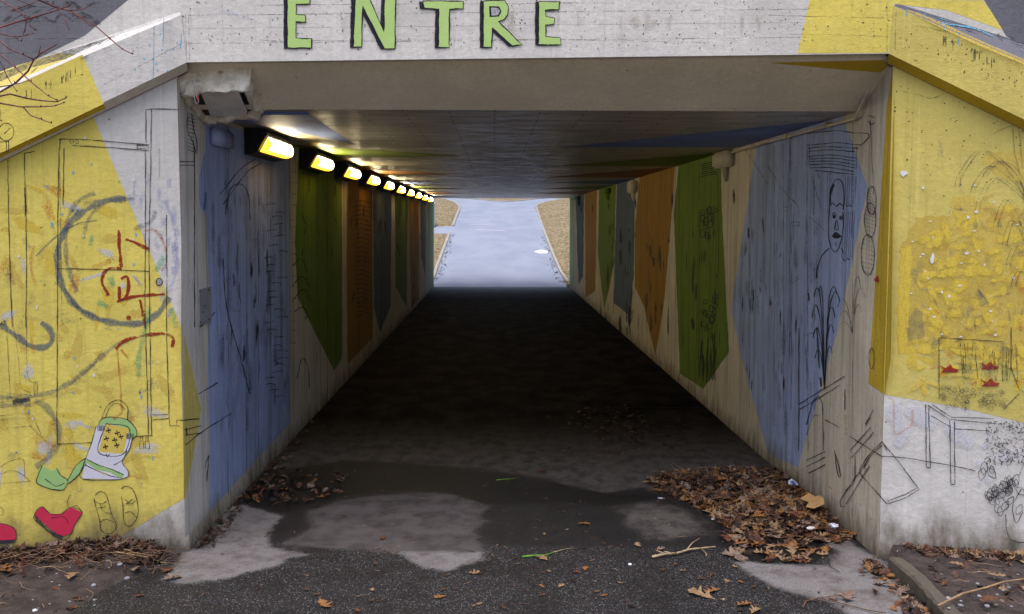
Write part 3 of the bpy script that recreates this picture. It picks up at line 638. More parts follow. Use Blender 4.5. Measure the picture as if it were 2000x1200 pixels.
c.poly(S, [(584, top(584)), (668, top(668)), (668, 700), (652, 724), (581, 580), (576, 470)], B('green'), wob=.5)
c.poly(S, [(680, top(680)), (727, top(727)), (728, 660), (679, 712), (677, 500)], B('orange'), wob=.5)
c.poly(S, [(728.5, top(728)), (765, top(765)), (763, 600), (742, 650), (730, 600)], B('greyblue'), wob=.5)
c.poly(S, [(771, top(771)), (796, top(796)), (794, 600), (772, 560)], B('green'), wob=.5)
c.poly(S, [(799, top(799)), (819, top(819)), (818, 585), (803, 600)], B('orange'), wob=.5)
c.poly(S, [(820.5, top(820)), (834, top(834)), (830, 540), (823, 500)], B('greyblue'), wob=.5)
c.poly(S, [(836, top(836)), (848, top(848)), (847, 555), (837, 560)], B('palegreen'))
c.poly(S, [(470, 330), (505, 325), (512, 480), (480, 470)], M['tan']); c.poly(S, [(515, 320), (530, 318), (528, 420), (516, 430)], M['tan'])
for _ in range(70):     # vertical brushings over the blue
    x = ru(412, 560); y = ru(330, 800); l = ru(40, 160)
    if y+l > 985-(x-410)*1.05: continue
    c.stroke(S, [(x, y), (x+ru(-2, 2), y+l/2), (x+ru(-3, 3), y+l)], ru(4, 12), M[random.choice(['wallsmear', 'lavender', 'slate', 'lavender', 'wallsmear', 'slate'])], taper=True)
for _ in range(34):
    x = ru(425, 563); y = ru(350, 760); l = ru(12, 70)
    c.stroke(S, [(x, y), (x+ru(-4, 4), y+l/2), (x+ru(-6, 6), y+l)], ru(1.2, 2.2), M[random.choice(['inkthin', 'inksoft', 'inksoft'])], taper=True)
for x, y in ((490, 500), (495, 560), (520, 470), (500, 620), (455, 520), (475, 660)): c.stroke(S, [(x, y), (x+2, y+30), (x-2, y+60)], 5, M[random.choice(['greenink', 'navy'])], taper=True)
lines(c, S, [[(436, 505), (440, 580), (452, 640), (470, 700), (488, 770)], [(380, 285), (380, 640)], [(391, 640), (420, 610)], [(362, 870), (400, 840), (452, 808)], [(388, 770), (425, 748)], [(352, 316), (380, 316)], [(352, 323), (380, 323)], [(352, 822), (390, 818)], [(360, 840), (393, 832)], [(362, 850), (394, 846)], [(364, 836), (366, 850)],
    [(430, 380), (470, 330), (500, 310)], [(436, 400), (480, 340), (510, 318)], [(440, 420), (450, 370), (470, 360), (485, 380), (488, 430)]], 2.2, P, smooth=True)
for i in range(30):      # little window rows
    x = ru(530, 558); y = 400+i*13+ru(-3, 3); sl_ = (433-y)/(964-x)*-1*-1
    c.stroke(S, [(x-14, y), (x-4, y-2), (x+6, y+ru(-4, 2))], 1.7, M['inkthin'])
for i in range(11): y = 222+i*7; c.stroke(S, [(366, y), (374+3*math.sin(i*.6), y+3), (380+2*math.sin(i*.6), y+5)], 1.5, P)
c.stroke(S, [(367, 222), (366, 255), (376, 275), (383, 300)], 2, P); c.stroke(S, [(374, 222), (378, 250), (384, 275), (385, 300)], 2, P)
for u in (590, 600, 655, 690, 700, 715, 740, 752, 780, 806):
    for _ in range(5):
        y = ru(top(u)+30, 640-(u-590)*.3); c.stroke(S, [(u+ru(-7, 7), y), (u+ru(-7, 7), y+ru(14, 50))], ru(1.5, 3.5), M[random.choice(['inkthin', 'soot', 'inksoft', 'tan'])], taper=True)
for i in range(16): y = 340+i*22+ru(-5, 5); c.stroke(S, [(567, y), (573, y-3), (580, y+1)], 1.6, M['inksoft'])
for q in ([(570, 560), (590, 540), (606, 560)], [(570, 590), (592, 565), (608, 590)], [(572, 520), (588, 505), (600, 530)], [(575, 610), (592, 600), (605, 625)], [(590, 420), (598, 440), (594, 460)], [(580, 740), (590, 700), (602, 720), (604, 760)]):
    c.stroke(S, q, 2.2, P)
for i in range(26): c.stroke(S, [(693, 395+i*9), (706, 392+i*9), (722, 398+i*9)], 1.6, M['inkthin'])
for u in (446, 482, 505, 529, 549, 566, 619, 640, 700, 725, 745): c.stroke(S, [(u, top(u)+4), (u, 1015-(u-400)*1.05)], 1.4, M['inksoft'], smooth=False, wob=.1)
c.stroke(S, [(448, 250), (449, 280)], 7, M['soot'], taper=True)
c.stroke(S, [(402, 375), (400, 410)], 6, M['cobalt']); c.stroke(S, [(400, 915), (408, 890), (404, 940)], 2, P)
c.stroke(S, [(445, 605), (480, 608)], 8, M['purple'], taper=True)
wl = c.build('tunnel_wall'); tag(wl, 'left tunnel side wall under the row of lamps, blue then green and brown painted bands', 'wall')

c = tunnel_wall('R'); S = sRW
c.poly(S, [(1748, 100), (1732, 210), (1716, 450), (1696, 750), (1728, 771), (1740, 700)], B('ochre'))
c.poly(S, [(1646, 226.5), (1694, 366), (1635, 645), (1558, 913), (1500, 886), (1448, 700), (1428, 604), (1478, 281)], B('blue'), wob=.5)
c.poly(S, [(1326, 321), (1408, 297), (1410, 412), (1424, 688), (1374, 760), (1328, 730), (1316, 420)], B('green'), wob=.5)
c.poly(S, [(1250, 345), (1318, 324), (1312, 420), (1300, 560), (1296, 600), (1280, 696), (1258, 600), (1240, 560), (1240, 440)], B('orange'), wob=.5)
c.poly(S, [(1205, 358), (1240, 348), (1239, 500), (1232, 618), (1198, 592)], B('greyblue'), wob=.5)
c.poly(S, [(1170, 368), (1203, 359), (1200, 516), (1180, 606), (1168, 500)], B('green'), wob=.5)
c.poly(S, [(1142, 377), (1166, 370), (1163, 568), (1144, 582)], B('orange'), wob=.5)
c.poly(S, [(1124, 382), (1141, 377.5), (1139, 540), (1130, 556)], B('greyblue'), wob=.5)
c.poly(S, [(1113, 386), (1122, 383), (1120, 560), (1113, 560)], B('palegreen'))
for _ in range(80):
    x = ru(1440, 1640); y = ru(380, 860); l = ru(40, 130)
    if y+l > 890+(x-1500)*.5 or (y+l > 640 and x > 1700-(y+l)*.14): continue
    if x < 1490 and y+l > 650: continue
    c.stroke(S, [(x, y), (x+ru(-2, 2), y+l)], ru(3, 12), M[random.choice(['wallsmear', 'slate', 'slate', 'lavender', 'tan', 'wallsmear'])], taper=True)
for _ in range(50):
    x = ru(1450, 1600); y = ru(420, 760); c.stroke(S, [(x, y), (x+ru(-4, 4), y+ru(10, 60))], ru(1.4, 4), M[random.choice(['inkthin', 'inksoft', 'greenink', 'lime', 'navy'])], taper=True)
for u0_, u1_ in ((1245, 1310), (1320, 1410), (1172, 1200), (1206, 1238)):
    for _ in range(26):
        x = ru(u0_, u1_); y = ru(400, 640); c.stroke(S, [(x, y), (x+ru(-3, 3), y+ru(20, 90))], ru(1.5, 7), M[random.choice(['inksoft', 'slate', 'tan', 'inkthin', 'inksoft'])], taper=True)
# shelf and valance
lines(c, S, [[(1576, 262), (1606, 258), (1640, 256), (1670, 260), (1697, 262), (1692, 274), (1682, 283)], [(1576, 284), (1610, 281), (1640, 279), (1682, 284)], [(1578, 290), (1612, 287), (1645, 288), (1676, 290)], [(1580, 296), (1625, 293), (1670, 297)], [(1580, 306), (1625, 303), (1670, 309)], [(1581, 311), (1625, 309), (1670, 315)],
    [(1581, 316), (1625, 315), (1670, 322)], [(1581, 322), (1625, 321), (1670, 328)], [(1582, 328), (1625, 328), (1668, 335)], [(1590, 333), (1668, 341)]], 2, P, smooth=True)
lines(c, S, [[(1576, 250), (1578, 880)], [(1545, 266), (1545, 800)], [(1542, 266), (1542, 700)], [(1580, 284), (1581, 330)], [(1672, 285), (1673, 330)], [(1621, 336), (1620, 400)], [(1616, 336), (1616, 420)],
    [(1500, 325), (1530, 372), (1560, 405)], [(1580, 424), (1613, 452)], [(1455, 292), (1500, 360)], [(1700, 236), (1706, 380)], [(1595, 332), (1600, 350)], [(1575, 700), (1575, 760)], [(1570, 655), (1590, 650)], [(1546, 434), (1561, 434), (1561, 440), (1546, 441), (1546, 434)], [(1530, 405), (1540, 405)], [(1530, 413), (1538, 414)], [(1546, 549), (1559, 540)], [(1547, 553), (1560, 545)],
    [(1590, 340), (1588, 420)], [(1585, 345), (1605, 410)]], 1.8, I)
for u in (1652, 1656, 1660, 1664, 1668, 1672): lines(c, S, [[(u, 345), (u-2, 400)], [(u-3, 412), (u-8, 505)]], 1.5, I)
# head with moustache
lines(c, S, [[(1620, 402), (1622, 372), (1630, 354), (1638, 350), (1646, 360), (1648, 385), (1647, 410)], [(1620, 400), (1618, 440), (1620, 475), (1627, 490), (1634, 491), (1641, 478), (1646, 450), (1646, 415)], [(1620, 402), (1627, 398), (1633, 404), (1640, 398), (1648, 404)], [(1633, 430), (1630, 447), (1637, 448), (1635, 430)],
    [(1619, 485), (1605, 500), (1597, 520), (1594, 545)], [(1643, 485), (1648, 495)], [(1632, 474), (1633, 481)], [(1652, 400), (1656, 404), (1660, 400), (1664, 405)], [(1646, 506), (1650, 510), (1655, 506), (1660, 508)]], 2, M['ink'], smooth=True)
c.stroke(S, [(1621, 398), (1622, 378), (1628, 360)], 4, M['ink']); c.ell(S, 1629, 421, 3, 6, 1.6, P); c.disc(S, 1629, 423, 2, 4, M['ink'], 8); c.ell(S, 1642, 426, 2.5, 4, 1.6, P); c.disc(S, 1642, 426, 1.6, 2.5, M['ink'], 8)
c.poly(S, [(1624, 462), (1629, 455), (1633, 453), (1637, 456), (1644, 462), (1637, 466), (1630, 466)], M['ink'])
# hanging baskets
for cy_, ry, rx in ((392, 28, 9), (430, 34, 11), (498, 40, 13)):
    c.ell(S, 1702-(cy_-392)*.07, cy_, rx, ry, 1.8, P)
    for i in range(9): yy = cy_-ry+i*ry/4.5; h_ = rx*math.sqrt(max(0, 1-((yy-cy_)/ry)**2)); c.stroke(S, [(1702-(cy_-392)*.07-h_, yy), (1702-(cy_-392)*.07+h_, yy+7)], 1.3, I)
c.stroke(S, [(1695, 226), (1708, 230)], 2, P); c.stroke(S, [(1696, 236), (1700, 244), (1708, 240)], 2, P)
# potted palms
frond(S, c, 1610, 760, [(1590, 580, 18), (1600, 570, 12), (1586, 620, 25), (1588, 660, 20), (1634, 574, 14), (1640, 590, 20), (1630, 620, 20), (1628, 650, 16), (1592, 700, 18), (1625, 690, 14)], M['ink'], 1.8)
frond(S, c, 1664, 650, [(1636, 600, 16), (1642, 620, 14), (1680, 560, 22), (1688, 580, 18), (1682, 610, 16), (1640, 640, 12)], I, 1.8)
c.stroke(S, [(1612, 680), (1618, 720), (1608, 760)], 4, M['lime']); c.stroke(S, [(1602, 738), (1604, 755)], 5, M['ink']); c.disc(S, 1712, 546, 5, 6, M['red'], 7, .5)
c.ell(S, 1702, 700, 5, 20, 1.6, P); c.stroke(S, [(1650, 810), (1652, 850)], 9, M['lime'])
lines(c, S, [[(1560, 790), (1600, 765), (1650, 735)], [(1562, 800), (1600, 777), (1640, 752)], [(1575, 830), (1590, 780), (1605, 785), (1608, 880)], [(1574, 900), (1612, 882)], [(1575, 912), (1612, 893)], [(1578, 925), (1612, 908)], [(1612, 820), (1640, 836)], [(1658, 852), (1690, 872), (1724, 893)], [(1724, 862), (1700, 885), (1682, 912), (1680, 925), (1710, 960), (1732, 985)], [(1722, 870), (1700, 890), (1686, 915)],
    [(1690, 905), (1640, 980), (1650, 990)], [(1698, 910), (1652, 985)], [(1660, 880), (1700, 835)], [(1662, 895), (1706, 845)], [(1630, 880), (1642, 930), (1636, 925), (1630, 885)], [(1650, 760), (1650, 800)], [(1560, 640), (1560, 880)], [(1705, 800), (1690, 830), (1700, 815)], [(1618, 950), (1625, 955)], [(1652, 958), (1668, 940), (1670, 890)]], 2.1, P, smooth=True)
c.stroke(S, [(1575, 850), (1590, 812), (1606, 815)], 2, I); c.stroke(S, [(1595, 640), (1600, 720)], 3, P)
# green panel doodles
for i in range(7): c.stroke(S, [(1370, 322+i*4), (1385, 318+i*4), (1401, 316+i*4)], 1.6, M['ink'])
lines(c, S, [[(1366, 315), (1364, 740)], [(1402, 305), (1404, 600)]], 1.6, I)
for _ in range(38):
    x, y = ru(1372, 1398), ru(410, 470) if rr() < .5 else ru(580, 680); c.ell(S, x, y, ru(2, 5), ru(3, 9), 1.5, P)
for _ in range(18): x = ru(1366, 1400); c.stroke(S, [(x, ru(640, 720)), (x+ru(-8, 8), ru(690, 750))], 1.6, P)
for u in (1464, 1490, 1512, 1530, 1590, 1665): c.stroke(S, [(u, 300-(u-1464)*.3), (u, 800 if u < 1600 else 1010)], 1.3, M['inksoft'], smooth=False, wob=.1)
for x, y, l in ((1432, 360, 50), (1188, 390, 26), (1240, 380, 40), (1157, 395, 28), (1312, 362, 60), (1134, 385, 40)): c.stroke(S, [(x, y), (x+1, y+l/2), (x, y+l)], 6 if x > 1400 else 4, M['soot'], taper=True)
wr = c.build('tunnel_wall'); tag(wr, 'right tunnel side wall facing the lamps, with a drawn moustached face on its blue band', 'wall')

# ================================================================== GROUND
def sdf(poly, x, y):
    x = np.asarray(x); y = np.asarray(y); d = np.full(x.shape, 1e9); ins = np.zeros(x.shape, bool); n = len(poly)
    for i in range(n):
        x0, y0 = poly[i]; x1, y1 = poly[(i+1) % n]; ex, ey = x1-x0, y1-y0; px_, py_ = x-x0, y-y0
        t = np.clip((px_*ex+py_*ey)/(ex*ex+ey*ey+1e-12), 0, 1); d = np.minimum(d, (px_-ex*t)**2+(py_-ey*t)**2)
        cnd = ((y0 > y) != (y1 > y)); ins ^= cnd & (x < (x1-x0)*(y-y0)/((y1-y0) if y1 != y0 else 1e-9)+x0)
    d = np.sqrt(d); return np.where(ins, -d, d)
g2 = lambda px: [tuple(sFL.pt(u, v)[:2]) for u, v in px]
def grid(name, x0, x1, y0, y1, st, zf, mat, parent=None, mask=None):
    nx = int((x1-x0)/st)+1; ny = int((y1-y0)/st)+1; xs_ = np.linspace(x0, x1, nx); ys_ = np.linspace(y0, y1, ny)
    X, Y = np.meshgrid(xs_, ys_); Z = zf(X, Y); V = np.stack([X, Y, Z], -1).reshape(-1, 3)
    i = np.arange((ny-1)*nx).reshape(ny-1, nx)[:, :-1].ravel(); F = np.stack([i, i+1, i+nx+1, i+nx], -1)
    me = bpy.data.meshes.new(name); me.vertices.add(len(V)); me.vertices.foreach_set('co', V.ravel()); me.loops.add(F.size); me.loops.foreach_set('vertex_index', F.ravel().astype(np.int32))
    me.polygons.add(len(F)); me.polygons.foreach_set('loop_start', np.arange(0, F.size, 4, dtype=np.int32)); me.polygons.foreach_set('loop_total', np.full(len(F), 4, dtype=np.int32))
    me.update(calc_edges=True); me.validate(); me.materials.append(mat); me.shade_smooth()
    if mask:
        for k_, fn_ in mask.items():
            a = me.attributes.new(k_, 'FLOAT', 'POINT'); a.data.foreach_set('value', fn_(X, Y).ravel().astype(np.float32))
    return link(name, me, parent)
def wav(X, Y, f, seed=0):
    r = np.random.default_rng(seed); o = np.zeros_like(X)
    for _ in range(10): a, b, p = r.normal(size=2)*f, 0, r.uniform(0, 6.28); o += np.sin(X*a[0]+Y*a[1]+p)
    return o/10
# asphalt: dry patches (positive inside), measured on the ground
DRY = [g2([(432, 1000), (470, 985), (548, 1008), (530, 1030), (520, 1070), (605, 1084), (560, 1092), (548, 1106), (490, 1116), (430, 1134), (350, 1142), (330, 1130), (345, 1095)]),
       g2([(786, 1079), (943, 1078), (940, 1096), (905, 1104), (875, 1117), (830, 1112), (803, 1098)]),
       g2([(1442, 1100), (1520, 1104), (1615, 1106), (1640, 1080), (1605, 1062), (1650, 1050), (1715, 1088), (1765, 1165), (1790, 1230), (1700, 1230), (1620, 1180), (1520, 1150), (1475, 1130)])]
MID = [g2([(600, 1000), (660, 978), (740, 968), (830, 962), (880, 966), (952, 990), (938, 1004), (950, 1018), (930, 1040), (945, 1078), (780, 1078), (640, 1072), (560, 1060), (600, 1030)]),
       g2([(470, 925), (560, 915), (680, 902), (800, 905), (960, 918), (1080, 940), (1180, 965), (1300, 960), (1380, 930), (1700, 935), (1500, 700), (1000, 570), (860, 570), (600, 780)]),
       g2([(1180, 985), (1260, 975), (1340, 990), (1410, 1020), (1400, 1045), (1300, 1062), (1250, 1050), (1200, 1020)])]
soft = lambda d, e: np.clip(.5-d/e, 0, 1)
def dryf(X, Y): return np.maximum.reduce([soft(sdf(p, X, Y), .22) for p in DRY])
def midf(X, Y): return np.maximum.reduce([soft(sdf(MID[0], X, Y), .34), soft(sdf(MID[1], X, Y), .3), soft(sdf(MID[2], X, Y), .5)*.8, soft(Y*0+(9-Y), 1.0)])
SOAK = g2([(470, 962), (500, 935), (560, 925), (620, 912), (700, 902), (820, 910), (960, 922), (1080, 944), (1180, 962), (1262, 950), (1290, 975), (1180, 990), (1100, 980), (1000, 985), (950, 985), (880, 960), (810, 956), (700, 966), (620, 982), (560, 1002), (480, 988)])
def palef(X, Y): return soft(sdf(MID[0], X, Y), .3)
def soakf(X, Y): return np.maximum(soft(sdf(SOAK, X, Y), .25), soft(sdf(TAILP, X, Y), .2))
TAILP = g2([(1392, 1000), (1650, 1050), (1600, 1104), (1440, 1098), (1400, 1060)])
s = N('asphalt')
at = lambda nm: (lambda x: (setattr(x, 'attribute_name', nm), x.outputs['Fac'])[1])(s.n('ShaderNodeAttribute'))
big = s.noise(2.6, detail=5, rough=.6); mid_ = s.noise(14, detail=5, rough=.65)
wob_ = s.math('ADD', s.math('ADD', s.math('MULTIPLY', big, .4), s.math('MULTIPLY', mid_, .35)), s.math('MULTIPLY', s.noise(60, detail=4, rough=.7), .25))
dry = s.mr(s.math('ADD', at('dry'), s.math('MULTIPLY_ADD', wob_, 1.25, -.625)), .38, .62)
mid = s.mr(s.math('ADD', at('mid'), s.math('MULTIPLY_ADD', wob_, 1.3, -.65)), .38, .68)
v1 = s.vor(230, out=1); sv = s.n('ShaderNodeSeparateColor'); s.l(v1, sv.inputs[0])
sp2 = s.z(); edge = s.mr(s.math('ADD', sp2[1], s.math('MULTIPLY', sp2[0], .05)), 5.20, 5.27, 1, .4); fine_ = s.noise(120, detail=3); stone = s.math('ADD', s.math('MULTIPLY', sv.outputs[0], edge), s.math('MULTIPLY', s.math('SUBTRACT', 1, edge), s.math('MULTIPLY', fine_, .45)))
wet = s.mix(stone, (.012, .0115, .0125, 1), (.046, .043, .047, 1)); wet = s.mix(s.math('MULTIPLY', s.math('GREATER_THAN', sv.outputs[1], .945), s.mr(edge, .5, .9)), wet, (.20, .20, .21, 1))
wet = s.mix(s.mr(s.noise(3.2, detail=7, rough=.7), .42, .66, 0, .65), wet, (.016, .014, .0145, 1)); wet = s.mix(s.mr(s.noise(8, detail=7, rough=.75), .56, .7, 0, .6), wet, (.060, .046, .040, 1))
midc = s.mix(stone, (.085, .077, .074, 1), (.155, .14, .136, 1)); midc = s.mix(s.mr(s.noise(6, (1.6, 1, 1), detail=8, rough=.65), .4, .66), midc, (.055, .05, .048, 1)); 
dryc = s.mix(stone, (.165, .157, .162, 1), (.25, .24, .248, 1)); dryc = s.mix(s.mr(s.noise(7, detail=8, rough=.72), .42, .66), dryc, (.13, .112, .112, 1))
cc = s.mix(mid, wet, midc); cc = s.mix(s.mr(s.math('ADD', at('pale'), s.math('MULTIPLY_ADD', wob_, 1.0, -.5)), .42, .66), cc, s.mix(s.mr(s.noise(7, detail=6), .35, .7), (.108, .098, .10, 1), (.06, .053, .054, 1))); cc = s.mix(s.mr(s.math('ADD', at('soak'), s.math('MULTIPLY_ADD', wob_, 1.2, -.6)), .40, .66, 0, .85), cc, (.011, .0105, .0115, 1)); cc = s.mix(s.mr(s.z()[1], 6.7, 9.0), cc, s.mix(s.mr(s.noise(3.5, (1, .6, 1), detail=7, rough=.7), .4, .65), (.008, .0065, .006, 1), (.026, .021, .019, 1))); cc = s.mix(s.mr(s.math('ADD', s.z()[1], s.math('MULTIPLY', big, 1.5)), 24.3, 27.2), cc, (.20, .205, .225, 1)); cc = s.mix(dry, cc, dryc)  # floor colour: tunnel shade painted in by depth, daylight painted in near the exit
cc = s.mix(s.mr(s.noise(5, (1, 1, 1), detail=6, rough=.7), .62, .74, 0, .6), cc, srgb(58, 40, 34))
ro = s.math('ADD', s.math('MULTIPLY', s.math('MAXIMUM', mid, dry), .30), .52)
hh = s.math('ADD', s.vor(170), s.math('MULTIPLY', s.noise(60, detail=3), .8)); bm = s.bump(hh, .004, .8); 
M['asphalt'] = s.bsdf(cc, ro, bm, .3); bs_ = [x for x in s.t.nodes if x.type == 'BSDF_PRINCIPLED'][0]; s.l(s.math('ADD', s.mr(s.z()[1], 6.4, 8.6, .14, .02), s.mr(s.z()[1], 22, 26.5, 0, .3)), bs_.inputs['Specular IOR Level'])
rd = grid('asphalt_path', -1.9, 2.3, 3.2, 9.2, .035, lambda X, Y: wav(X, Y, 2.2, 3)*.004, M['asphalt'], None, dict(dry=dryf, mid=midf, pale=palef, soak=soakf)); tag(rd, kind='structure')
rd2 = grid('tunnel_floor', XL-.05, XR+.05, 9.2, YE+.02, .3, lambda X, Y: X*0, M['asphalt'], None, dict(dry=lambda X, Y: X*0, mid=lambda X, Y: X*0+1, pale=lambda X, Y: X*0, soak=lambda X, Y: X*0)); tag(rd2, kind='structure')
rd3 = grid('approach_path', -1.9, 2.3, -30, 3.2, .3, lambda X, Y: X*0, M['asphalt'], None, dict(dry=lambda X, Y: (Y < 2.6)*1.0, mid=lambda X, Y: X*0, pale=lambda X, Y: X*0, soak=lambda X, Y: X*0)); tag(rd3, kind='structure')  # unseen stretch made dry and pale to bounce light onto the haunch

# soil
s = N('soil'); n1 = s.noise(9, detail=6, rough=.65); n2 = s.noise(70, detail=4, rough=.7)
cc = s.mix(s.mr(n1, .35, .7), (.034, .026, .026, 1), (.078, .060, .058, 1)); cc = s.mix(s.mr(n2, .55, .75, 0, .6), cc, (.16, .13, .11, 1)); 
sg = s.vor(60, out=1); sp_ = s.n('ShaderNodeSeparateColor'); s.l(sg, sp_.inputs[0]); cc = s.mix(s.math('MULTIPLY', s.math('GREATER_THAN', sp_.outputs[0], .985), s.mr(s.vor(60), .3, .4, 1, 0)), cc, (.3, .3, .31, 1))
M['soil'] = s.bsdf(cc, .8, s.bump(s.math('ADD', n1, s.math('MULTIPLY', n2, .5)), .014, 1), .3)
SOILL = g2([(-400, 1010), (358, 1082), (352, 1100), (350, 1130), (300, 1160), (285, 1210), (240, 1420), (-900, 1420)])
kerb_px = [(1728, 1082), (1745, 1098), (1790, 1140), (1850, 1200), (1905, 1262)]
KZ = .075
sK = Surf((0, 0, KZ), (0, 0, 1))
kpts = [sK.pt(u, v) for u, v in [(1735, 1088), (1775, 1120), (1855, 1205), (1990, 1370)]]
kpts.append(kpts[-1]+(kpts[-1]-kpts[-2]).normalized()*6)
def soilL(X, Y):
    # height ramps up from the asphalt edge to the wing wall
    ed = -1.62-(5.1-Y)*.16
    t = np.clip((ed-X)/.25, 0, 1); wallY = 5.16-(XL-X)*math.tan(A15); tw = np.clip(1-(wallY-Y)/.45, 0, 1)
    return -.03+t*.05+t*tw*.05+wav(X, Y, 9, 5)*.012*t+wav(X, Y, 30, 8)*.006*t
sl1 = grid('soil', -7, -1.5, 1.0, 5.6, .05, soilL, M['soil']); tag(sl1, kind='structure')
def kx(Y): return np.interp(Y, [p.y for p in kpts][::-1], [p.x for p in kpts][::-1])
def soilR(X, Y):
    t = np.clip((X-kx(Y)-.05)/.03, 0, 1); wallY = 4.985-(X-XR)*math.tan(A15); tw = np.clip(1-(wallY-Y)/.3, 0, 1)
    return np.where(t > 0, KZ-.02+tw*.03+wav(X, Y, 9, 6)*.010+wav(X, Y, 30, 9)*.005, -.05)
sl2 = grid('soil', 1.9, 7, .5, 5.3, .05, soilR, M['soil']); tag(sl2, kind='structure')
# right kerb
M['kerb'] = concrete('kerb_concrete', srgb(92, 86, 80), 'wing', stain=.3, dark=.5)
JIT = .0035
def kerb(name, P, wd, hgt, z0, label, mat=None, lift=None):
    c = Canvas(); m = mat or M['kerb']; n = len(P)
    pr_ = []
    for i, p in enumerate(P):
        d = (P[min(i+1, n-1)]-P[max(i-1, 0)]); d.z = 0; d.normalize(); s_ = Vector((-d.y, d.x, 0)); zz = p.z
        jt = [Vector((ru(-JIT, JIT), ru(-JIT, JIT), ru(-JIT, JIT))) for _ in range(6)]
        pr_.append([a_+b_ for a_, b_ in zip(jt, [p+Vector((0, 0, -.25)), p+Vector((0, 0, -.012)), p+s_*.012, p+s_*(wd-.012), p+s_*wd+Vector((0, 0, -.012)), p+s_*wd+Vector((0, 0, -.25))])])
    for i in range(n-1):
        for j in range(5): c.face([pr_[i][j], pr_[i+1][j], pr_[i+1][j+1], pr_[i][j+1]], m)
    c.face(pr_[0], m); c.face(pr_[-1][::-1], m)
    o = c.build(name); tag(o, label, 'kerb'); return o
def dens(P, st=.12, j=.004):
    o = []
    for a, b in zip(P, P[1:]):
        n = max(1, int((b-a).length/st))
        for i in range(n): o.append(a.lerp(b, i/n)+Vector((ru(-j, j), ru(-j, j), ru(-j, j))))
    o.append(P[-1]); return o
kerb('kerb', dens(kpts, .035, .0012), .075, KZ, 0, 'worn concrete kerb at the right edge of the path, running from the tunnel corner toward the camera')

# far side: profile of the rising path
PY = [26.4, 32, 39, 48, 54, 62, 120]; PZ = [0, .64, 1.55, 2.42, 2.86, 3.3, 5.2]
prof = lambda Y: np.interp(Y, PY, PZ)
def far_pt(u, v):
    d = ray(u, v); t = 26.4/d.y
    while t < 200/d.y:
        p = EYE+d*t
        if p.z <= float(prof(p.y)) and v > 380: 
            pass
        q = p.z-float(prof(p.y))
        if q <= 0: return Vector((p.x, p.y, float(prof(p.y))))
        t += .05/d.y
    return p
FLk = [far_pt(*q) for q in ((848, 549), (857, 520), (868, 490), (880, 458))]
FLk2 = [far_pt(*q) for q in ((887, 443), (893, 425), (899.5, 409), (897, 402), (888, 396), (872, 391), (850, 388.6))]
FRk = [far_pt(*q) for q in ((1106, 553), (1092, 533), (1078, 500), (1063, 460), (1046, 408), (1047, 402), (1060, 397), (1085, 392), (1115, 389))]
FFk = [far_pt(*q) for q in ((890, 387.6), (930, 389.5), (960, 393), (990, 394.5), (1015, 393), (1050, 389), (1075, 387.6))]
# path sheet mask polygons
pathpoly = [tuple(p[:2]) for p in [Vector((XL, 25.5, 0))]+FLk]+[(-9, FLk[-1].y), (-9, FLk2[0].y)]+[tuple(p[:2]) for p in FLk2]+[(-30, FLk2[-1].y+1), (-30, 66)]+[tuple(p[:2]) for p in FFk]+[(30, 66), (30, FRk[-1].y+1)]+[tuple(p[:2]) for p in FRk[::-1]]+[(XR, 25.5)]
def lawnz(X, Y):
    d = sdf(pathpoly, X, Y); side = np.maximum(0, np.abs(X-.2)-2.2)
    return prof(Y)+np.where(d > .02, .05+np.minimum(side, 14)*.05*np.clip(d, 0, 1), -.12)+wav(X, Y, 3, 2)*.02*(d > 0)
s = N('winter_grass'); n1 = s.noise(1.6, detail=8, rough=.75); n2 = s.noise(9, (1, .5, 1), detail=8, rough=.8)
cc = s.mix(s.mr(n1, .38, .62), srgb(166, 146, 116), srgb(134, 128, 92)); cc = s.mix(s.mr(n2, .45, .6), cc, srgb(92, 72, 52)); cc = s.mix(s.mr(s.noise(60, detail=4), .55, .7), cc, srgb(190, 172, 144))
M['lawn'] = s.bsdf(cc, .9, s.bump(n2, .05, 1), .2)
lw2 = grid('lawn', -30, 30, YE-.0, 90, .22, lawnz, M['lawn']); tag(lw2, kind='structure')
s = N('far_path'); n1 = s.noise(1.2, (1, .5, 1), detail=5); n2 = s.noise(40, detail=4)
cc = s.mix(s.mr(n1, .3, .7), srgb(140, 147, 164), srgb(154, 160, 176)); cc = s.mix(s.mr(n2, .45, .7, 0, .7), cc, srgb(128, 132, 146)); cc = s.mix(s.mr(s.noise(3, (.4, 1.6, 1), detail=6, rough=.7), .58, .75, 0, .5), cc, srgb(104, 104, 116))
M['farpath'] = s.bsdf(cc, .62, s.bump(n2, .006, .8), .35)
fp = grid('rising_path', -30, 30, YE, 66, .3, lambda X, Y: prof(Y)+0*X-.0, M['farpath']); tag(fp, kind='structure')
M['palekerb'] = concrete('pale_kerb', srgb(170, 164, 154), 'wing', stain=0)
# kerbs along it
for P_, lab in ((FLk, 'kerb left of the rising path just beyond the tunnel exit'), (FLk2, 'kerb curving left at the top of the rising path'), (FRk, 'long kerb along the right edge of the rising path'), (FFk, 'shallow curved kerb across the far side of the junction')):
    Q = [p+Vector((0, 0, .06)) for p in P_]
    if P_ is FRk: Q = Q[::-1]
    if P_ is FFk: Q = Q[::-1]
    Q = Q[::-1] if P_ in (FLk, FLk2) and False else Q
    kerb('kerb', Q, .09, .06, 0, 'pale concrete '+lab, M['palekerb'])
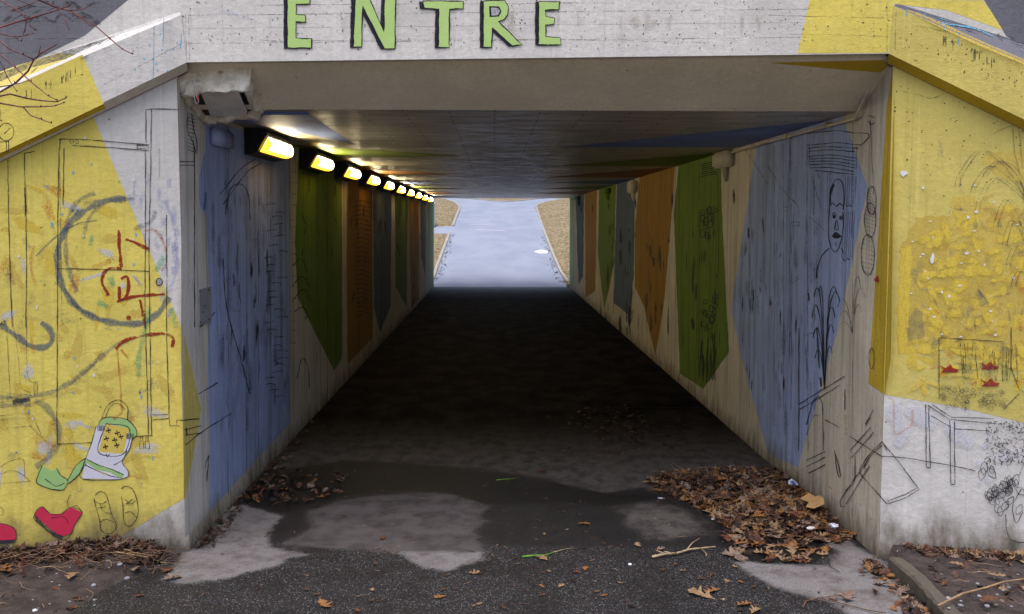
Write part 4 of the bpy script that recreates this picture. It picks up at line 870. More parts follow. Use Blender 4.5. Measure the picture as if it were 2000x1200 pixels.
# worn white paint on the rising path, laid just above it
c = Canvas(); M['wpaint'] = paint('road_paint', srgb(214, 212, 224), .8, .15, .75, .6)
def fstroke(px, wd):
    P_ = [far_pt(*q) for q in px]
    for a, b in zip(P_, P_[1:]):
        n = 6
        for i in range(n):
            p, q = a.lerp(b, i/n), a.lerp(b, (i+1)/n); u_ = Vector((0, wd, 0)); z1, z2 = [float(prof(t)) for t in (p.y, p.y+wd)]
            c.face([(p.x, p.y, float(prof(p.y))+.006), (q.x, q.y, float(prof(q.y))+.006), (q.x, q.y+wd, float(prof(q.y+wd))+.006), (p.x, p.y+wd, float(prof(p.y+wd))+.006)], M['wpaint'])
fstroke([(925, 450), (960, 451), (990, 453)], .22); fstroke([(919, 440), (962, 440)], .25); fstroke([(985, 447), (1010, 448)], .15); fstroke([(952, 399), (975, 402)], .35); fstroke([(970, 400), (982, 403)], .3)
o = c.build('road_markings', fp)
# snow remnant
c = Canvas(); M['snow'] = plain('old_snow', srgb(226, 222, 224), .6, .08)
pc = far_pt(1058, 492)
def lump(c, pc, rx, ry, h, m, n=12, seed=1, zf=None):
    r = random.Random(seed); R = [r.uniform(.75, 1.2) for _ in range(n)]; rings = []
    for t in (1, .7, .35): rings.append([(pc.x+rx*t*R[k]*math.cos(6.283*k/n), pc.y+ry*t*R[k]*math.sin(6.283*k/n), (zf or (lambda y: pc.z))(pc.y+ry*t*R[k]*math.sin(6.283*k/n))+h*(1-t*t)-.004) for k in range(n)])
    for a, b in zip(rings, rings[1:]):
        for k in range(n): c.face([a[k], a[(k+1) % n], b[(k+1) % n], b[k]], m)
    c.face(rings[-1], m)
lump(c, pc, .24, .34, .06, M['snow'], 14, 3, lambda y: float(prof(y)))
tag(c.build('snow_patch', smooth=True), 'small white patch of old snow at the right edge of the rising path', 'snow patch')
# cabinet left of exit
e = empty('utility_cabinet', (-2.62, 38.8, 0)); tag(e, 'pale grey utility cabinet standing on the grass left of the rising path', 'cabinet')
zc = float(prof(38.8))+.02; M['cab'] = plain('cabinet_grey', srgb(150, 162, 178), .5, .1); M['cabd'] = plain('cabinet_edge', srgb(206, 210, 216), .5, .1)
c = Canvas(); c.box((-.3, -.2, zc), (.3, .2, zc+.86), M['cab']); c.build('body', e)
c = Canvas(); c.box((-.33, -.23, zc+.86), (.33, .23, zc+.92), M['cabd']); c.build('lid', e)
c = Canvas(); c.box((-.26, -.216, zc+.1), (.24, -.2, zc+.8), M['cabd']); c.build('door', e)
c = Canvas(); c.box((-.35, -.25, zc-.2), (.35, .25, zc+.0), M['kerb']); c.build('plinth', e)

# surrounding ground to the horizon and embankments
def gz(X, Y):
    z = np.full(X.shape, -.06); z = np.where(Y > 27, prof(np.clip(Y, 0, 120))+.0, z)
    z = np.where((Y > 27) & (np.abs(X) < 29) & (Y < 89), z-.6, z)
    bank = np.clip(np.minimum((Y-6.3)/1.2, (28.2-Y)/1.8), 0, 1)*3.0
    side = np.clip((np.abs(X-.2)-2.6)/.4, 0, 1)
    ramp = np.clip((np.abs(X-.2)-2.6)/3.2, 0, 1)
    z2 = np.maximum(z, bank*side+(1-side)*-1)
    return np.where((Y > 5.4) & (Y < 28.2), z2, z)
gr = grid('ground', -400, 400, -400, 600, 8, lambda X, Y: np.where((np.abs(X) < 45) & (Y > -12) & (Y < 95), -3, np.where(Y > 95, 4.6, -.1)), M['lawn']); tag(gr, kind='structure')
gr2 = grid('embankment_ground', -48, 48, -18, 96, .6, gz, M['lawn']); tag(gr2, kind='structure')

# ================================================================== LAMPS
M['black'] = plain('black_metal', srgb(16, 16, 17), .5, .3, 40)
M['gasket'] = plain('lamp_rim', srgb(60, 54, 44), .6, .3, 60)
s = N('lamp_glass'); nz = s.noise(38, (1, 1, 1), detail=5, rough=.7); uvn = s.n('ShaderNodeUVMap').outputs[0]; sx = s.n('ShaderNodeSeparateXYZ'); s.l(uvn, sx.inputs[0])
f = s.mr(s.math('ADD', sx.outputs[1], s.math('MULTIPLY_ADD', nz, .7, -.35)), .28, .60)
em = s.n('ShaderNodeEmission'); s.l(s.mix(f, (1, .50, .03, 1), (1, .84, .52, 1)), em.inputs[0]); s.l(s.mr(f, 0, 1, 2.4, 30, False), em.inputs[1]); s.l(em.outputs[0], s.out.inputs[0]); M['glow'] = s.m
LZ0 = 0
def make_lamp(y):
    e = empty('tunnel_lamp', (XL, y, 2.165)); pr = [(.002, .168), (.108, .168), (.150, .128), (.078, .012), (.002, 0)]
    Ln = .84
    c = Canvas(); A = [(x, 0, z) for x, z in pr]; Bk = [(x, Ln, z) for x, z in pr]
    c.face(A, M['black']); c.face(Bk[::-1], M['black'])
    for i in range(5): j = (i+1) % 5; c.face([A[i], Bk[i], Bk[j], A[j]], M['black'])
    c.build('housing', e)
    a = Vector((.143, 0, .116)); b = Vector((.085, 0, .024)); nn = Vector((.092, 0, -.058)).normalized()
    c = Canvas(); n = 8; y0, y1 = .07, Ln-.07; prev = None
    for i in range(n+1):
        t = i/n; bul = .048*math.sin(math.pi*t)**.6; p = a.lerp(b, t)+nn*(bul+.001)
        q = (p+Vector((0, y0, 0)), p+Vector((0, y1, 0)), t)
        if prev: c.face([prev[0], prev[1], q[1], q[0]], M['glow'], [(0, 1-prev[2]), (1, 1-prev[2]), (1, 1-t), (0, 1-t)])
        prev = q
    for yy in (y0, y1): c.ngon([a.lerp(b, i/n)+nn*(.048*math.sin(math.pi*i/n)**.6+.001)+Vector((0, yy, 0)) for i in range(n+1)], M['glow'])
    c.build('lens', e, True)
    c = Canvas()
    for (p, q) in ((a, a+(a-b).normalized()*.010), (b, b-(a-b).normalized()*.010)):
        c.hexa([tuple(v) for v in (p+Vector((0, y0-.01, 0)), q+Vector((0, y0-.01, 0)), q+Vector((0, y1+.01, 0)), p+Vector((0, y1+.01, 0)), p+nn*.012+Vector((0, y0-.01, 0)), q+nn*.012+Vector((0, y0-.01, 0)), q+nn*.012+Vector((0, y1+.01, 0)), p+nn*.012+Vector((0, y1+.01, 0)))], M['gasket'])
    c.build('rim', e)
    return e
def copy_tree(o, loc):
    r = o.copy(); C.objects.link(r); r.location = loc
    for ch in o.children: d = ch.copy(); C.objects.link(d); d.parent = r
    return r
ORD = ['first and nearest', 'second', 'third', 'fourth', 'fifth', 'sixth', 'seventh', 'eighth', 'ninth', 'tenth and farthest']
L0 = make_lamp(6.50)
for i in range(10):
    o = L0 if i == 0 else copy_tree(L0, (XL, 6.50+1.815*i, 2.165))
    tag(o, 'black wall lamp with glowing lens, %s in the row from the tunnel mouth' % ORD[i], 'lamp', 'lamps along the left tunnel wall')

# ================================================================== FOAM BOX
sPN = Surf((-1.5, 5.13, 2.415), (0, -.285, -.958))
s = N('spray_foam'); n1 = s.noise(16, detail=5, rough=.6); n2 = s.noise(60, detail=3)
cc = s.mix(s.mr(n1, .3, .7), srgb(192, 180, 162), srgb(232, 226, 214)); cc = s.mix(s.mr(s.noise(9, (1, 1, 2), detail=5), .58, .74, 0, .75), cc, srgb(96, 66, 40))
M['foam'] = s.bsdf(cc, .7, s.bump(s.math('ADD', n1, s.math('MULTIPLY', n2, .3)), .02, 1), .4)
M['panel'] = plain('dusty_panel', srgb(214, 212, 210), .7, .12, 8)
e = empty('foam_covered_box', (XL, 5.15, 2.3)); tag(e, 'lumpy foam-covered box with grey underside, high in the left corner of the tunnel mouth', 'box')
def bound(px): return [sPN.pt(*q) for q in px]
oc = bound([(343, 184), (488, 176), (513, 224), (396, 243)]); ic = bound([(363, 180), (476, 179), (499, 236), (402, 237)])
def ringp(cs, n=18):
    o = []
    for i in range(4):
        for k in range(n): o.append(cs[i].lerp(cs[(i+1) % 4], k/n))
    return o
RI, RO = ringp(ic), ringp(oc); cen = sum(oc, Vector())/4; cols = []
lev = []
lev.append([p+Vector((0, 0, .05)) for p in RI])
lev.append([p+Vector((0, 0, .004)) for p in RI])
lev.append([p.lerp(q, .5)+Vector((0, 0, -.012)) for p, q in zip(RI, RO)])
for t, dz in ((.85, 0), (1.0, .03), (1.04, .07), (1.0, .12), (.94, .17), (.85, .23)): lev.append([p.lerp(q, 1)*1.0+(q-cen)*(t-1)*.4+Vector((0, 0, dz)) for p, q in zip(RI, RO)])
def lumpv(p, a): return Vector([mnoise.noise(p*14+Vector((k*9, 0, 0)))*a+mnoise.noise(p*34+Vector((k*5, 3, 0)))*a*.4 for k in range(3)])
lev = [[p+lumpv(p, .004 if i < 2 else .026) for p in R] for i, R in enumerate(lev)]
me_v = [tuple(p) for R in lev for p in R]; n = len(RI); fs = [(i*n+k, i*n+(k+1) % n, (i+1)*n+(k+1) % n, (i+1)*n+k) for i in range(len(lev)-1) for k in range(n)]
me = bpy.data.meshes.new('foam_shell'); me.from_pydata(me_v, [], fs); me.materials.append(M['foam']); me.shade_smooth(); fo = link('foam_shell', me, e); fo.location = -e.location
def child(c, name, par=None, **k): o = c.build(name, par or e, **k); o.location = -e.location; return o
c = Canvas(); c.ngon([p+Vector((0, 0, .03)) for p in ic], M['black'], Vector((0, 0, -1))); child(c, 'backing')
c = Canvas(); pc4 = bound([(391, 184), (466, 184), (486, 231), (412, 232)]); P8 = [tuple(p+Vector((0, 0, .012))) for p in pc4]+[tuple(p+Vector((0, 0, .02))) for p in pc4]; c.hexa(P8, M['panel']); child(c, 'access_panel')
M['steel'] = plain('dull_steel', srgb(150, 146, 150), .4, .2, 40, .8); M['redplastic'] = plain('red_plastic', srgb(160, 40, 30), .5)
c = Canvas(); sHK = Surf((0, 5.08, 0), (0, -1, 0)); c.curve([sHK.pt(u, v) for u, v in ((377, 166), (374, 160), (378, 157), (381, 161), (380, 172), (384, 190), (388, 200), (386, 204), (382, 200), (379, 186))], .0028, M['steel'], 5); c.curve([sHK.pt(386, 186), sHK.pt(388, 196)], .004, M['redplastic'], 5); child(c, 'wire_hook')

# ---- fittings on the walls
M['plate'] = plain('galvanised_plate', srgb(150, 152, 162), .55, .12, 14, .3)
e = empty('cover_plate', tuple(sLW.pt(398, 600))); tag(e, 'thin grey metal cover plate screwed to the left tunnel wall near its front corner', 'cover plate')
q = [sLW.pt(*p, .002) for p in ((387, 566), (410.5, 560), (411, 629), (388, 636))]; c = Canvas(); c.hexa([tuple(p) for p in q]+[tuple(p+Vector((.006, 0, 0))) for p in q], M['plate']); child(c, 'plate')
for u, v in ((390, 570), (407, 566), (408, 624), (391, 630), (399, 598), (396, 610)):
    c = Canvas(); p = sLW.pt(u, v, .008); c.curve([p, p+Vector((.004, 0, 0))], .005, M['black'], 6); child(c, 'screw')
def jbox(name, side, u0, u1, v0, v1, dep, mat, label, stub=True):
    S = sLW if side == 'L' else sRW; sg = 1 if side == 'L' else -1; a, b = S.pt(u0, v0), S.pt(u1, v1)
    y0, y1 = sorted((a.y, b.y)); zt, zb_ = max(a.z, b.z), min(a.z, b.z)
    e = empty(name, (S.o.x, y0, zb_)); tag(e, label, 'junction box', 'capped boxes on the tunnel walls')
    w_ = y1-y0; h_ = zt-zb_; bm = bmesh.new(); bmesh.ops.create_cube(bm, size=1); bmesh.ops.scale(bm, vec=(dep, w_, h_), verts=bm.verts)
    bmesh.ops.bevel(bm, geom=bm.edges[:], offset=min(dep, w_)*.18, segments=2, affect='EDGES'); bmesh.ops.translate(bm, vec=(sg*dep/2, w_/2, h_/2), verts=bm.verts)
    me = bpy.data.meshes.new('body'); bm.to_mesh(me); bm.free(); me.materials.append(mat); me.shade_smooth(); link('body', me, e)
    if stub:
        c = Canvas(); c.curve([(sg*.03, w_/2, .01), (sg*.028, w_/2, -.05), (sg*.02, w_/2, -.12)], [.035, .028, .012], mat, 8); c.build('conduit_stub', e, True)
    return e
jbox('junction_box', 'L', 408, 443, 250, 292, .05, M['board', 'blue'], 'rounded box painted over in blue on the left wall below the foam box', False)
jbox('junction_box', 'R', 1436, 1410, 293, 330, .09, M['board', 'off'], 'largest cream painted box under the ceiling beside the blue band on the right wall')
jbox('junction_box', 'R', 1246, 1236, 352, 378, .09, M['board', 'off'], 'cream box at the top of the blue-grey band deeper on the right wall')
jbox('junction_box', 'R', 1193, 1187, 367, 380, .08, M['board', 'green'], 'green painted box at the top of the deeper green band on the right wall')
jbox('junction_box', 'R', 1134, 1130, 384, 392, .10, M['board', 'greyblue'], 'dark blue-grey box on the right wall near the far exit')
c = Canvas(); yend = sRW.pt(1420, 300).y
c.curve([(XR-.03, 5.16, 2.50), (XR-.03, YB-.02, H-.04), (XR-.03, 6.4, H-.035), (XR-.03, 7.5, H-.03), (XR-.03, yend, H-.03)], .009, M['board', 'off'], 8)
o = c.build('conduit', None, True); tag(o, 'painted conduit running along the right wall just under the ceiling', 'conduit')
for y_ in (5.9, 6.7, 7.6):
    c = Canvas(); c.box((XR-.045, y_, H-.048), (XR-.002, y_+.02, H-.012), M['board', 'off']); c.build('clip', o)

# ================================================================== LEAVES, TWIGS, LITTER
def leafmat(name, a, b):
    s = N(name); n1 = s.noise(30, detail=4); cc = s.mix(s.mr(n1, .3, .7), a, b); return s.bsdf(cc, .6, s.bump(s.noise(120, detail=3), .002, .8), .35)
LM = [leafmat('leaf_tan', srgb(126, 100, 74), srgb(154, 126, 96)), leafmat('leaf_rust', srgb(82, 50, 36), srgb(108, 68, 48)), leafmat('leaf_brown', srgb(62, 42, 34), srgb(92, 66, 52)),
      leafmat('leaf_amber', srgb(122, 82, 44), srgb(148, 104, 60)), leafmat('leaf_dark', srgb(32, 24, 22), srgb(56, 40, 34)), leafmat('leaf_greyed', srgb(110, 90, 80), srgb(136, 116, 104))]
LN = ['pale tan', 'rust brown', 'dull brown', 'amber', 'dark wet', 'greyish brown']
def leafgeo(rnd, ln=1.0):
    """lobed oak leaf: list of verts, faces; length ~ln along x"""
    prof_ = [(0, .02), (.10, .05), (.20, .17), (.28, .30), (.33, .24), (.38, .09), (.48, .22), (.57, .36), (.62, .27), (.66, .10), (.74, .17), (.83, .24), (.88, .13), (.95, .08), (1.0, .0)]
    v = []; f = []; n = len(prof_); cx = rnd.uniform(-.9, 1.4); cyy = rnd.uniform(-.3, 2.2); tw = rnd.uniform(-.5, .5); bend = rnd.uniform(-.25, .25)
    for i, (x, h) in enumerate(prof_):
        for sd_ in (-1, 0, 1):
            hh_ = h*rnd.uniform(.75, 1.25)*.95; xx = x-abs(sd_)*0+(rnd.uniform(.02, .09) if sd_ and h > .15 else 0); yy = sd_*hh_+bend*(x-.5)**2
            zz = cx*(x-.5)**2*.5+cyy*yy*yy*.9+tw*(x-.5)*yy+rnd.uniform(-.012, .012)
            v.append(((xx-.5)*ln, yy*ln, zz*ln))
    for i in range(n-1):
        a = i*3; f += [(a, a+3, a+4, a+1), (a+1, a+4, a+5, a+2)]
    b = len(v); v += [(-.5*ln, .006*ln, v[1][2]), (-.5*ln, -.006*ln, v[1][2]), (-.66*ln, 0, v[1][2]+rnd.uniform(0, .05)*ln)]; f.append((b, b+1, b+2))
    zmin = min(p[2] for p in v)
    return [(x, y, z-zmin) for x, y, z in v], f
R1 = random.Random(11)
LG = [leafgeo(R1) for _ in range(14)]
LMESH = {}
def leafmesh(gi, mi):
    if (gi, mi) not in LMESH:
        me = bpy.data.meshes.new('leaf'); me.from_pydata(LG[gi][0], [], LG[gi][1]); me.materials.append(LM[mi]); me.shade_smooth(); LMESH[gi, mi] = me
    return LMESH[gi, mi]
class Litter:
    def __init__(s): s.c = Canvas()
    def leaf(s, p, size, mi, tilt=.35, yaw=None):
        v, f = LG[R1.randrange(14)]; M_ = Matrix.Translation(p) @ Matrix.Rotation(R1.uniform(0, 6.28) if yaw is None else yaw, 4, 'Z') @ Matrix.Rotation(R1.gauss(0, tilt), 4, 'X') @ Matrix.Rotation(R1.gauss(0, tilt), 4, 'Y') @ Matrix.Scale(size, 4)
        b = len(s.c.v); s.c.v += [tuple(M_ @ Vector(q)) for q in v]; s.c.uv += [(0, 0)]*len(v); k = s.c.slot(LM[mi])
        for q in f: s.c.f.append(tuple(b+i for i in q)); s.c.mi.append(k)
    def strand(s, p, ln, r, m, curl=.4, lift=.02):
        a = R1.uniform(0, 6.28); P = [Vector(p)]; 
        for i in range(5):
            a += R1.uniform(-curl, curl); P.append(P[-1]+Vector((math.cos(a)*ln/5, math.sin(a)*ln/5, R1.uniform(-lift, lift))))
        for q in P: q.z = max(q.z, p[2]-.01)
        s.c.curve(P, [r, r, r*.9, r*.8, r*.6, r*.3], m, 4)
M['straw'] = plain('dry_stalk', srgb(150, 122, 92), .8, .3, 20); M['twig'] = plain('twig_bark', srgb(104, 78, 62), .8, .35, 30); M['darktwig'] = plain('dark_twig', srgb(58, 40, 34), .8, .35, 30)
M['pilebase'] = plain('pile_mulch', srgb(46, 32, 26), .95, .5, 50, bump=.01)
# pile in the right corner
PILE = g2([(1262, 938), (1300, 926), (1400, 922), (1500, 920), (1562, 915), (1602, 948), (1640, 1000), (1668, 1050), (1640, 1062), (1560, 1062), (1480, 1056), (1425, 1040), (1392, 1012), (1340, 984), (1285, 958)])
TAIL = g2([(1400, 1035), (1480, 1050), (1600, 1060), (1640, 1066), (1590, 1100), (1500, 1102), (1420, 1092)])
def inside(poly, n, seed):
    r = np.random.default_rng(seed); xs_ = [p[0] for p in poly]; ys_ = [p[1] for p in poly]; o = []
    while len(o) < n:
        x = r.uniform(min(xs_), max(xs_), 400); y = r.uniform(min(ys_), max(ys_), 400); d = sdf(poly, x, y)
        o += [(a, b, -c_) for a, b, c_ in zip(x, y, d) if c_ < 0]
    return o[:n]
hp = lambda d, x: min(.085, d*.28)*(.8+.25*math.sin(x*9))
Lt = Litter()
def pilez(X, Y): d = -sdf(PILE, X, Y); return np.where(d > -.02, np.minimum(.075, d*.28)*(.8+.25*np.sin(X*9))+.004, -.02)
xs_ = [p[0] for p in PILE]; ys_ = [p[1] for p in PILE]
mound = grid('leaf_mulch', min(xs_), min(max(xs_), XR), min(ys_), max(ys_), .04, pilez, M['pilebase']); tag(mound, 'dark mulch packed beneath the leaf pile against the right tunnel wall', 'mulch', kind='stuff')
W = [0, 0, 1, 1, 1, 2, 2, 3, 3, 4, 4, 5, 5]
for x, y, d in inside(PILE, 2900, 1):
    if x > XR-.03: continue
    Lt.leaf((x, y, hp(d, x)+R1.uniform(0, .022)), R1.uniform(.024, .10)*(.72 if y > 6.3 else 1), R1.choice(W+([4, 4, 2] if y > 6.1 else [])), .34)
for x, y, d in inside(TAIL, 60, 2):
    if x < XR-.05: Lt.leaf((x, y, .006), R1.uniform(.06, .12), R1.choice(W), .2)
for x, y, d in inside(PILE, 160, 4):
    if x < XR-.05: Lt.strand((x, y, hp(d, x)+.03), R1.uniform(.05, .16), .0014, R1.choice([M['straw'], M['twig']]))
tag(Lt.c.build('leaf_litter', smooth=False), 'deep heap of brown and amber oak leaves against the right tunnel wall', 'leaf litter', kind='stuff')
# drift by the left wall
Lt = Litter()
DL = g2([(468, 960), (500, 935), (560, 925), (640, 922), (690, 935), (668, 965), (600, 985), (540, 990), (480, 985), (455, 990)])
for x, y, d in inside(DL, 170, 5):
    if x > XL+.02 and R1.random() < 1.1-(x-XL)*.8: Lt.leaf((x, y, .004+R1.uniform(0, .02)), R1.uniform(.03, .08), R1.choice([1, 2, 4, 4, 4, 2, 5, 3]), .4)
for i in range(230):
    y = 5.2+R1.random()**1.5*3.4; x = XL+.015+abs(R1.gauss(0, .05)); Lt.leaf((x, y, .006+R1.uniform(0, .02)), R1.uniform(.015, .05), R1.choice([2, 4, 4, 5, 2]), .5)
    if i % 2: Lt.strand((x, y, .01), R1.uniform(.03, .1), .0012, M['darktwig'])
tag(Lt.c.build('leaf_litter'), 'thin drift of dark wet leaves along the foot of the left tunnel wall', 'leaf litter', kind='stuff')
# left bed litter
Lt = Litter()
for i in range(520):
    x = R1.uniform(-3.2, -1.72); wy_ = 5.16-(XL-x)*math.tan(A15); y = wy_-.02-abs(R1.gauss(0, .09)); z = float(soilL(np.array([x]), np.array([y]))[0])+.02*max(0, 1-(wy_-y)*6)
    Lt.leaf((x, y, z+R1.uniform(0, .03)), R1.uniform(.03, .09), R1.choice([1, 2, 2, 4, 4, 2, 5]), .6)
for i in range(420):
    x = R1.uniform(-3.2, -1.66); wy_ = 5.16-(XL-x)*math.tan(A15); y = wy_-.04-abs(R1.gauss(0, .14)); z = float(soilL(np.array([x]), np.array([y]))[0])
    Lt.strand((x, y, z+R1.uniform(.01, .05)), R1.uniform(.06, .22), R1.uniform(.001, .0022), R1.choice([M['straw'], M['twig'], M['darktwig'], M['twig']]), .5, .015)
for i in range(420):
    x = R1.uniform(-3.2, -1.7); y = R1.uniform(3.4, 5.0)
    if R1.random() > .25+.75*min(1, (-1.75-x)/.6): continue
    z = float(soilL(np.array([x]), np.array([y]))[0]); 
    if R1.random() < .45: Lt.leaf((x, y, z+.004), R1.uniform(.015, .06), R1.choice([1, 2, 4, 2, 5]), .3)
    else: Lt.strand((x, y, z+.008), R1.uniform(.04, .2), .0014, R1.choice([M['straw'], M['twig'], M['darktwig']]), .5, .008)
tag(Lt.c.build('leaf_litter'), 'matted leaves and dry stalks banked against the foot of the left wing wall', 'leaf litter', kind='stuff')
# right bed litter
Lt = Litter()
for i in range(900):
    x = R1.uniform(2.0, 3.3); wy_ = 4.985-(x-XR)*math.tan(A15); near = R1.random() < .45
    y = wy_-.02-abs(R1.gauss(0, .05)) if near else R1.uniform(3.4, wy_)
    if x < float(kx(y))+.12: continue
    z = float(soilR(np.array([x]), np.array([y]))[0])
    if R1.random() < (.5 if near else .35): Lt.leaf((x, y, z+R1.uniform(0, .015)), R1.uniform(.02, .08), R1.choice([1, 2, 2, 4, 0, 5]), .4)
    else: Lt.strand((x, y, z+.01), R1.uniform(.04, .2), R1.uniform(.0009, .0016), R1.choice([M['straw'], M['twig'], M['darktwig']]), .5, .008)
for i in range(150):    # along the kerb foot
    t = R1.random(); y = 3.8+t*1.15; x = float(kx(y))-.02-abs(R1.gauss(0, .06)); Lt.leaf((x, y, .005+R1.uniform(0, .015)), R1.uniform(.025, .08), R1.choice([1, 2, 0, 3, 4, 5]), .35)
tag(Lt.c.build('leaf_litter'), 'scraps of leaf and dry grass over the right-hand bed and its kerb', 'leaf litter', kind='stuff')
# crumbs on the asphalt
Lt = Litter()
for i in range(520):
    x, y = R1.uniform(-1.5, 1.9), R1.uniform(3.9, 7.5); v_ = R1.random()
    if v_ < .6: Lt.leaf((x, y, .006), R1.uniform(.008, .022), R1.choice([0, 1, 2, 4, 5]), .2)
    else: Lt.strand((x, y, .007), R1.uniform(.015, .06), .001, R1.choice([M['straw'], M['twig']]), .5, .002)
for i in range(260):
    x, y = R1.gauss(1.0, .25), R1.gauss(8.3, .45); Lt.leaf((x, y, .006), R1.uniform(.02, .06), R1.choice([2, 4, 4]), .3)
tag(Lt.c.build('leaf_crumbs'), 'tiny leaf crumbs and stalks peppered over the asphalt', 'leaf crumbs', kind='stuff')
# debris by the kerbs beyond the exit
Lt = Litter()
for P_, sgn in ((FLk, 1), (FRk[:4], -1)):
    for i in range(80):
        k_ = R1.randrange(len(P_)-1); p = P_[k_].lerp(P_[k_+1], R1.random()); x = p.x+sgn*(.03+abs(R1.gauss(0, .10))); Lt.leaf((x, p.y, float(prof(p.y))+.01), R1.uniform(.04, .10), R1.choice([2, 2, 4, 5]), .3)
tag(Lt.c.build('leaf_litter'), 'brown leaves gathered along the kerbs of the rising path beyond the tunnel', 'leaf litter', kind='stuff')

# single leaves (u, v, length m, colour, label)
SL = [(1058, 922, .10, 1, 'curled rust oak leaf lying alone on the dry floor inside the tunnel'), (748, 1052, .085, 1, 'crumpled brown leaf on the pale dry dome of floor near the left'), (672, 1009, .05, 1, 'tiny rust leaf on the left part of the pale dry dome'),
      (1058, 1092, .12, 0, 'tan star-shaped oak leaf lying across the bright green twig'), (1140, 1026, .10, 3, 'amber oak leaf on dark asphalt left of the leaf pile'), (1368, 1164, .17, 0, 'large pale tan oak leaf at the bottom right of the wet asphalt'), (1392, 1157, .11, 3, 'amber leaf touching the large tan oak leaf'),
      (1655, 1170, .17, 5, 'big folded greyish brown leaf on the pale dry patch at lower right'), (1628, 1172, .10, 5, 'smaller greyish leaf at the stem of the big folded leaf'), (632, 1184, .12, 3, 'amber oak leaf near the bottom edge left of centre'), (925, 1122, .08, 0, 'narrow tan leaf just below the small pale floor patch'),
      (860, 1168, .08, 3, 'round orange leaf low in the middle of the asphalt'), (1144, 1112, .07, 3, 'short orange leaf right of the green twig'), (1452, 1183, .11, 3, 'ragged amber leaf at the bottom edge below the large tan leaf'), (1475, 1196, .10, 0, 'pale leaf cut by the bottom edge of the view'),
      (1640, 1050, .13, 0, 'broad tan oak leaf at the right foot of the heap'), (1660, 1052, .11, 3, 'amber leaf at the right-hand tip of the heap near the wall'), (1265, 944, .12, 0, 'tan oak leaf strayed off the left end of the heap'), (1283, 960, .10, 3, 'yellow-amber leaf at the left tip of the heap'),
      (1432, 1052, .14, 0, 'pale spread oak leaf on wet asphalt just below the heap'), (1490, 1083, .13, 0, 'tan oak leaf well below the middle of the heap'), (1246, 1068, .08, 0, 'small tan oak leaf left of the barked twig'), (1290, 1075, .08, 5, 'small grey leaf above the barked twig'), (1605, 1085, .09, 0, 'tan leaf below the heap near the dry patch'), (1555, 1093, .10, 3, 'amber leaf between the heap and the pale dry patch'),
      (10, 1134, .16, 3, 'yellow oak leaf on the left soil bed at the frame edge'), (140, 1142, .12, 0, 'pale spiky oak leaf on the left soil bed'), (328, 1116, .10, 1, 'rust leaf at the corner of soil and dry path on the left'), (340, 1132, .12, 5, 'curled greyish leaf on the edge of the left soil bed'), (270, 1166, .07, 1, 'small orange leaf on bare soil at lower left'),
      (1945, 1127, .11, 0, 'tan leaf on the right soil bed'), (1932, 1175, .13, 1, 'rust leaf on the right soil bed near the lower edge'), (1866, 1106, .09, 0, 'pale leaf on the right bed close to the wall')]
gi = 0
def put_leaf(u, v, ln, mi, label, group=None, z=None):
    global gi
    gi += 1; p = sFL.pt(u, v)
    zz = .006
    if p.x < -1.66 and p.y < 5.1: zz = float(soilL(np.array([p.x]), np.array([p.y]))[0])+.01
    if p.x > float(kx(p.y)) and p.y < 5: zz = KZ+.01; p = sK.pt(u, v)
    if z: zz = z
    o = link('oak_leaf', leafmesh(gi % 14, mi)); o.location = (p.x, p.y, zz); o.rotation_euler = (R1.gauss(0, .06), R1.gauss(0, .06), R1.uniform(0, 6.28)); o.scale = (ln*.82, ln*.82, ln*.7)
    tag(o, label, 'leaf', group or 'fallen leaves lying singly'); return o
for q in SL: put_leaf(*q, z=(.03 if q[0] in (1640, 1660) else None))
extra = [(1145, 1160), (1115, 1150), (1540, 1185)]
R2 = random.Random(5); cnt = 0
while cnt < 52:
    u, v = R2.uniform(560, 1600), R2.uniform(1085, 1198)
    if R2.random() > .25+(u-560)/1300: continue
    if 785 < u < 945 and v < 1118: continue
    if 1440 < u and v > 1100 and u-1440 > (v-1100)*.9: continue
    mi = R2.choice([0, 1, 3, 4, 1, 2]); put_leaf(u, v, R2.uniform(.025, .06), mi, 'small %s leaf flat on the wet dark asphalt in the foreground' % LN[mi], 'small %s leaves on the wet foreground asphalt' % LN[mi]); cnt += 1
# clean up: small scattered leaves on darker floor right of centre
for i in range(22):
    u, v = R2.uniform(1030, 1420), R2.uniform(975, 1080)
    if 1180 < u < 1420 and 985 < v < 1050: continue
    mi = R2.choice([0, 1, 4, 2]); put_leaf(u, v, R2.uniform(.025, .05), mi, 'tiny %s leaf on the damp floor left of the leaf heap' % LN[mi], 'tiny %s leaves on the damp floor by the heap' % LN[mi])

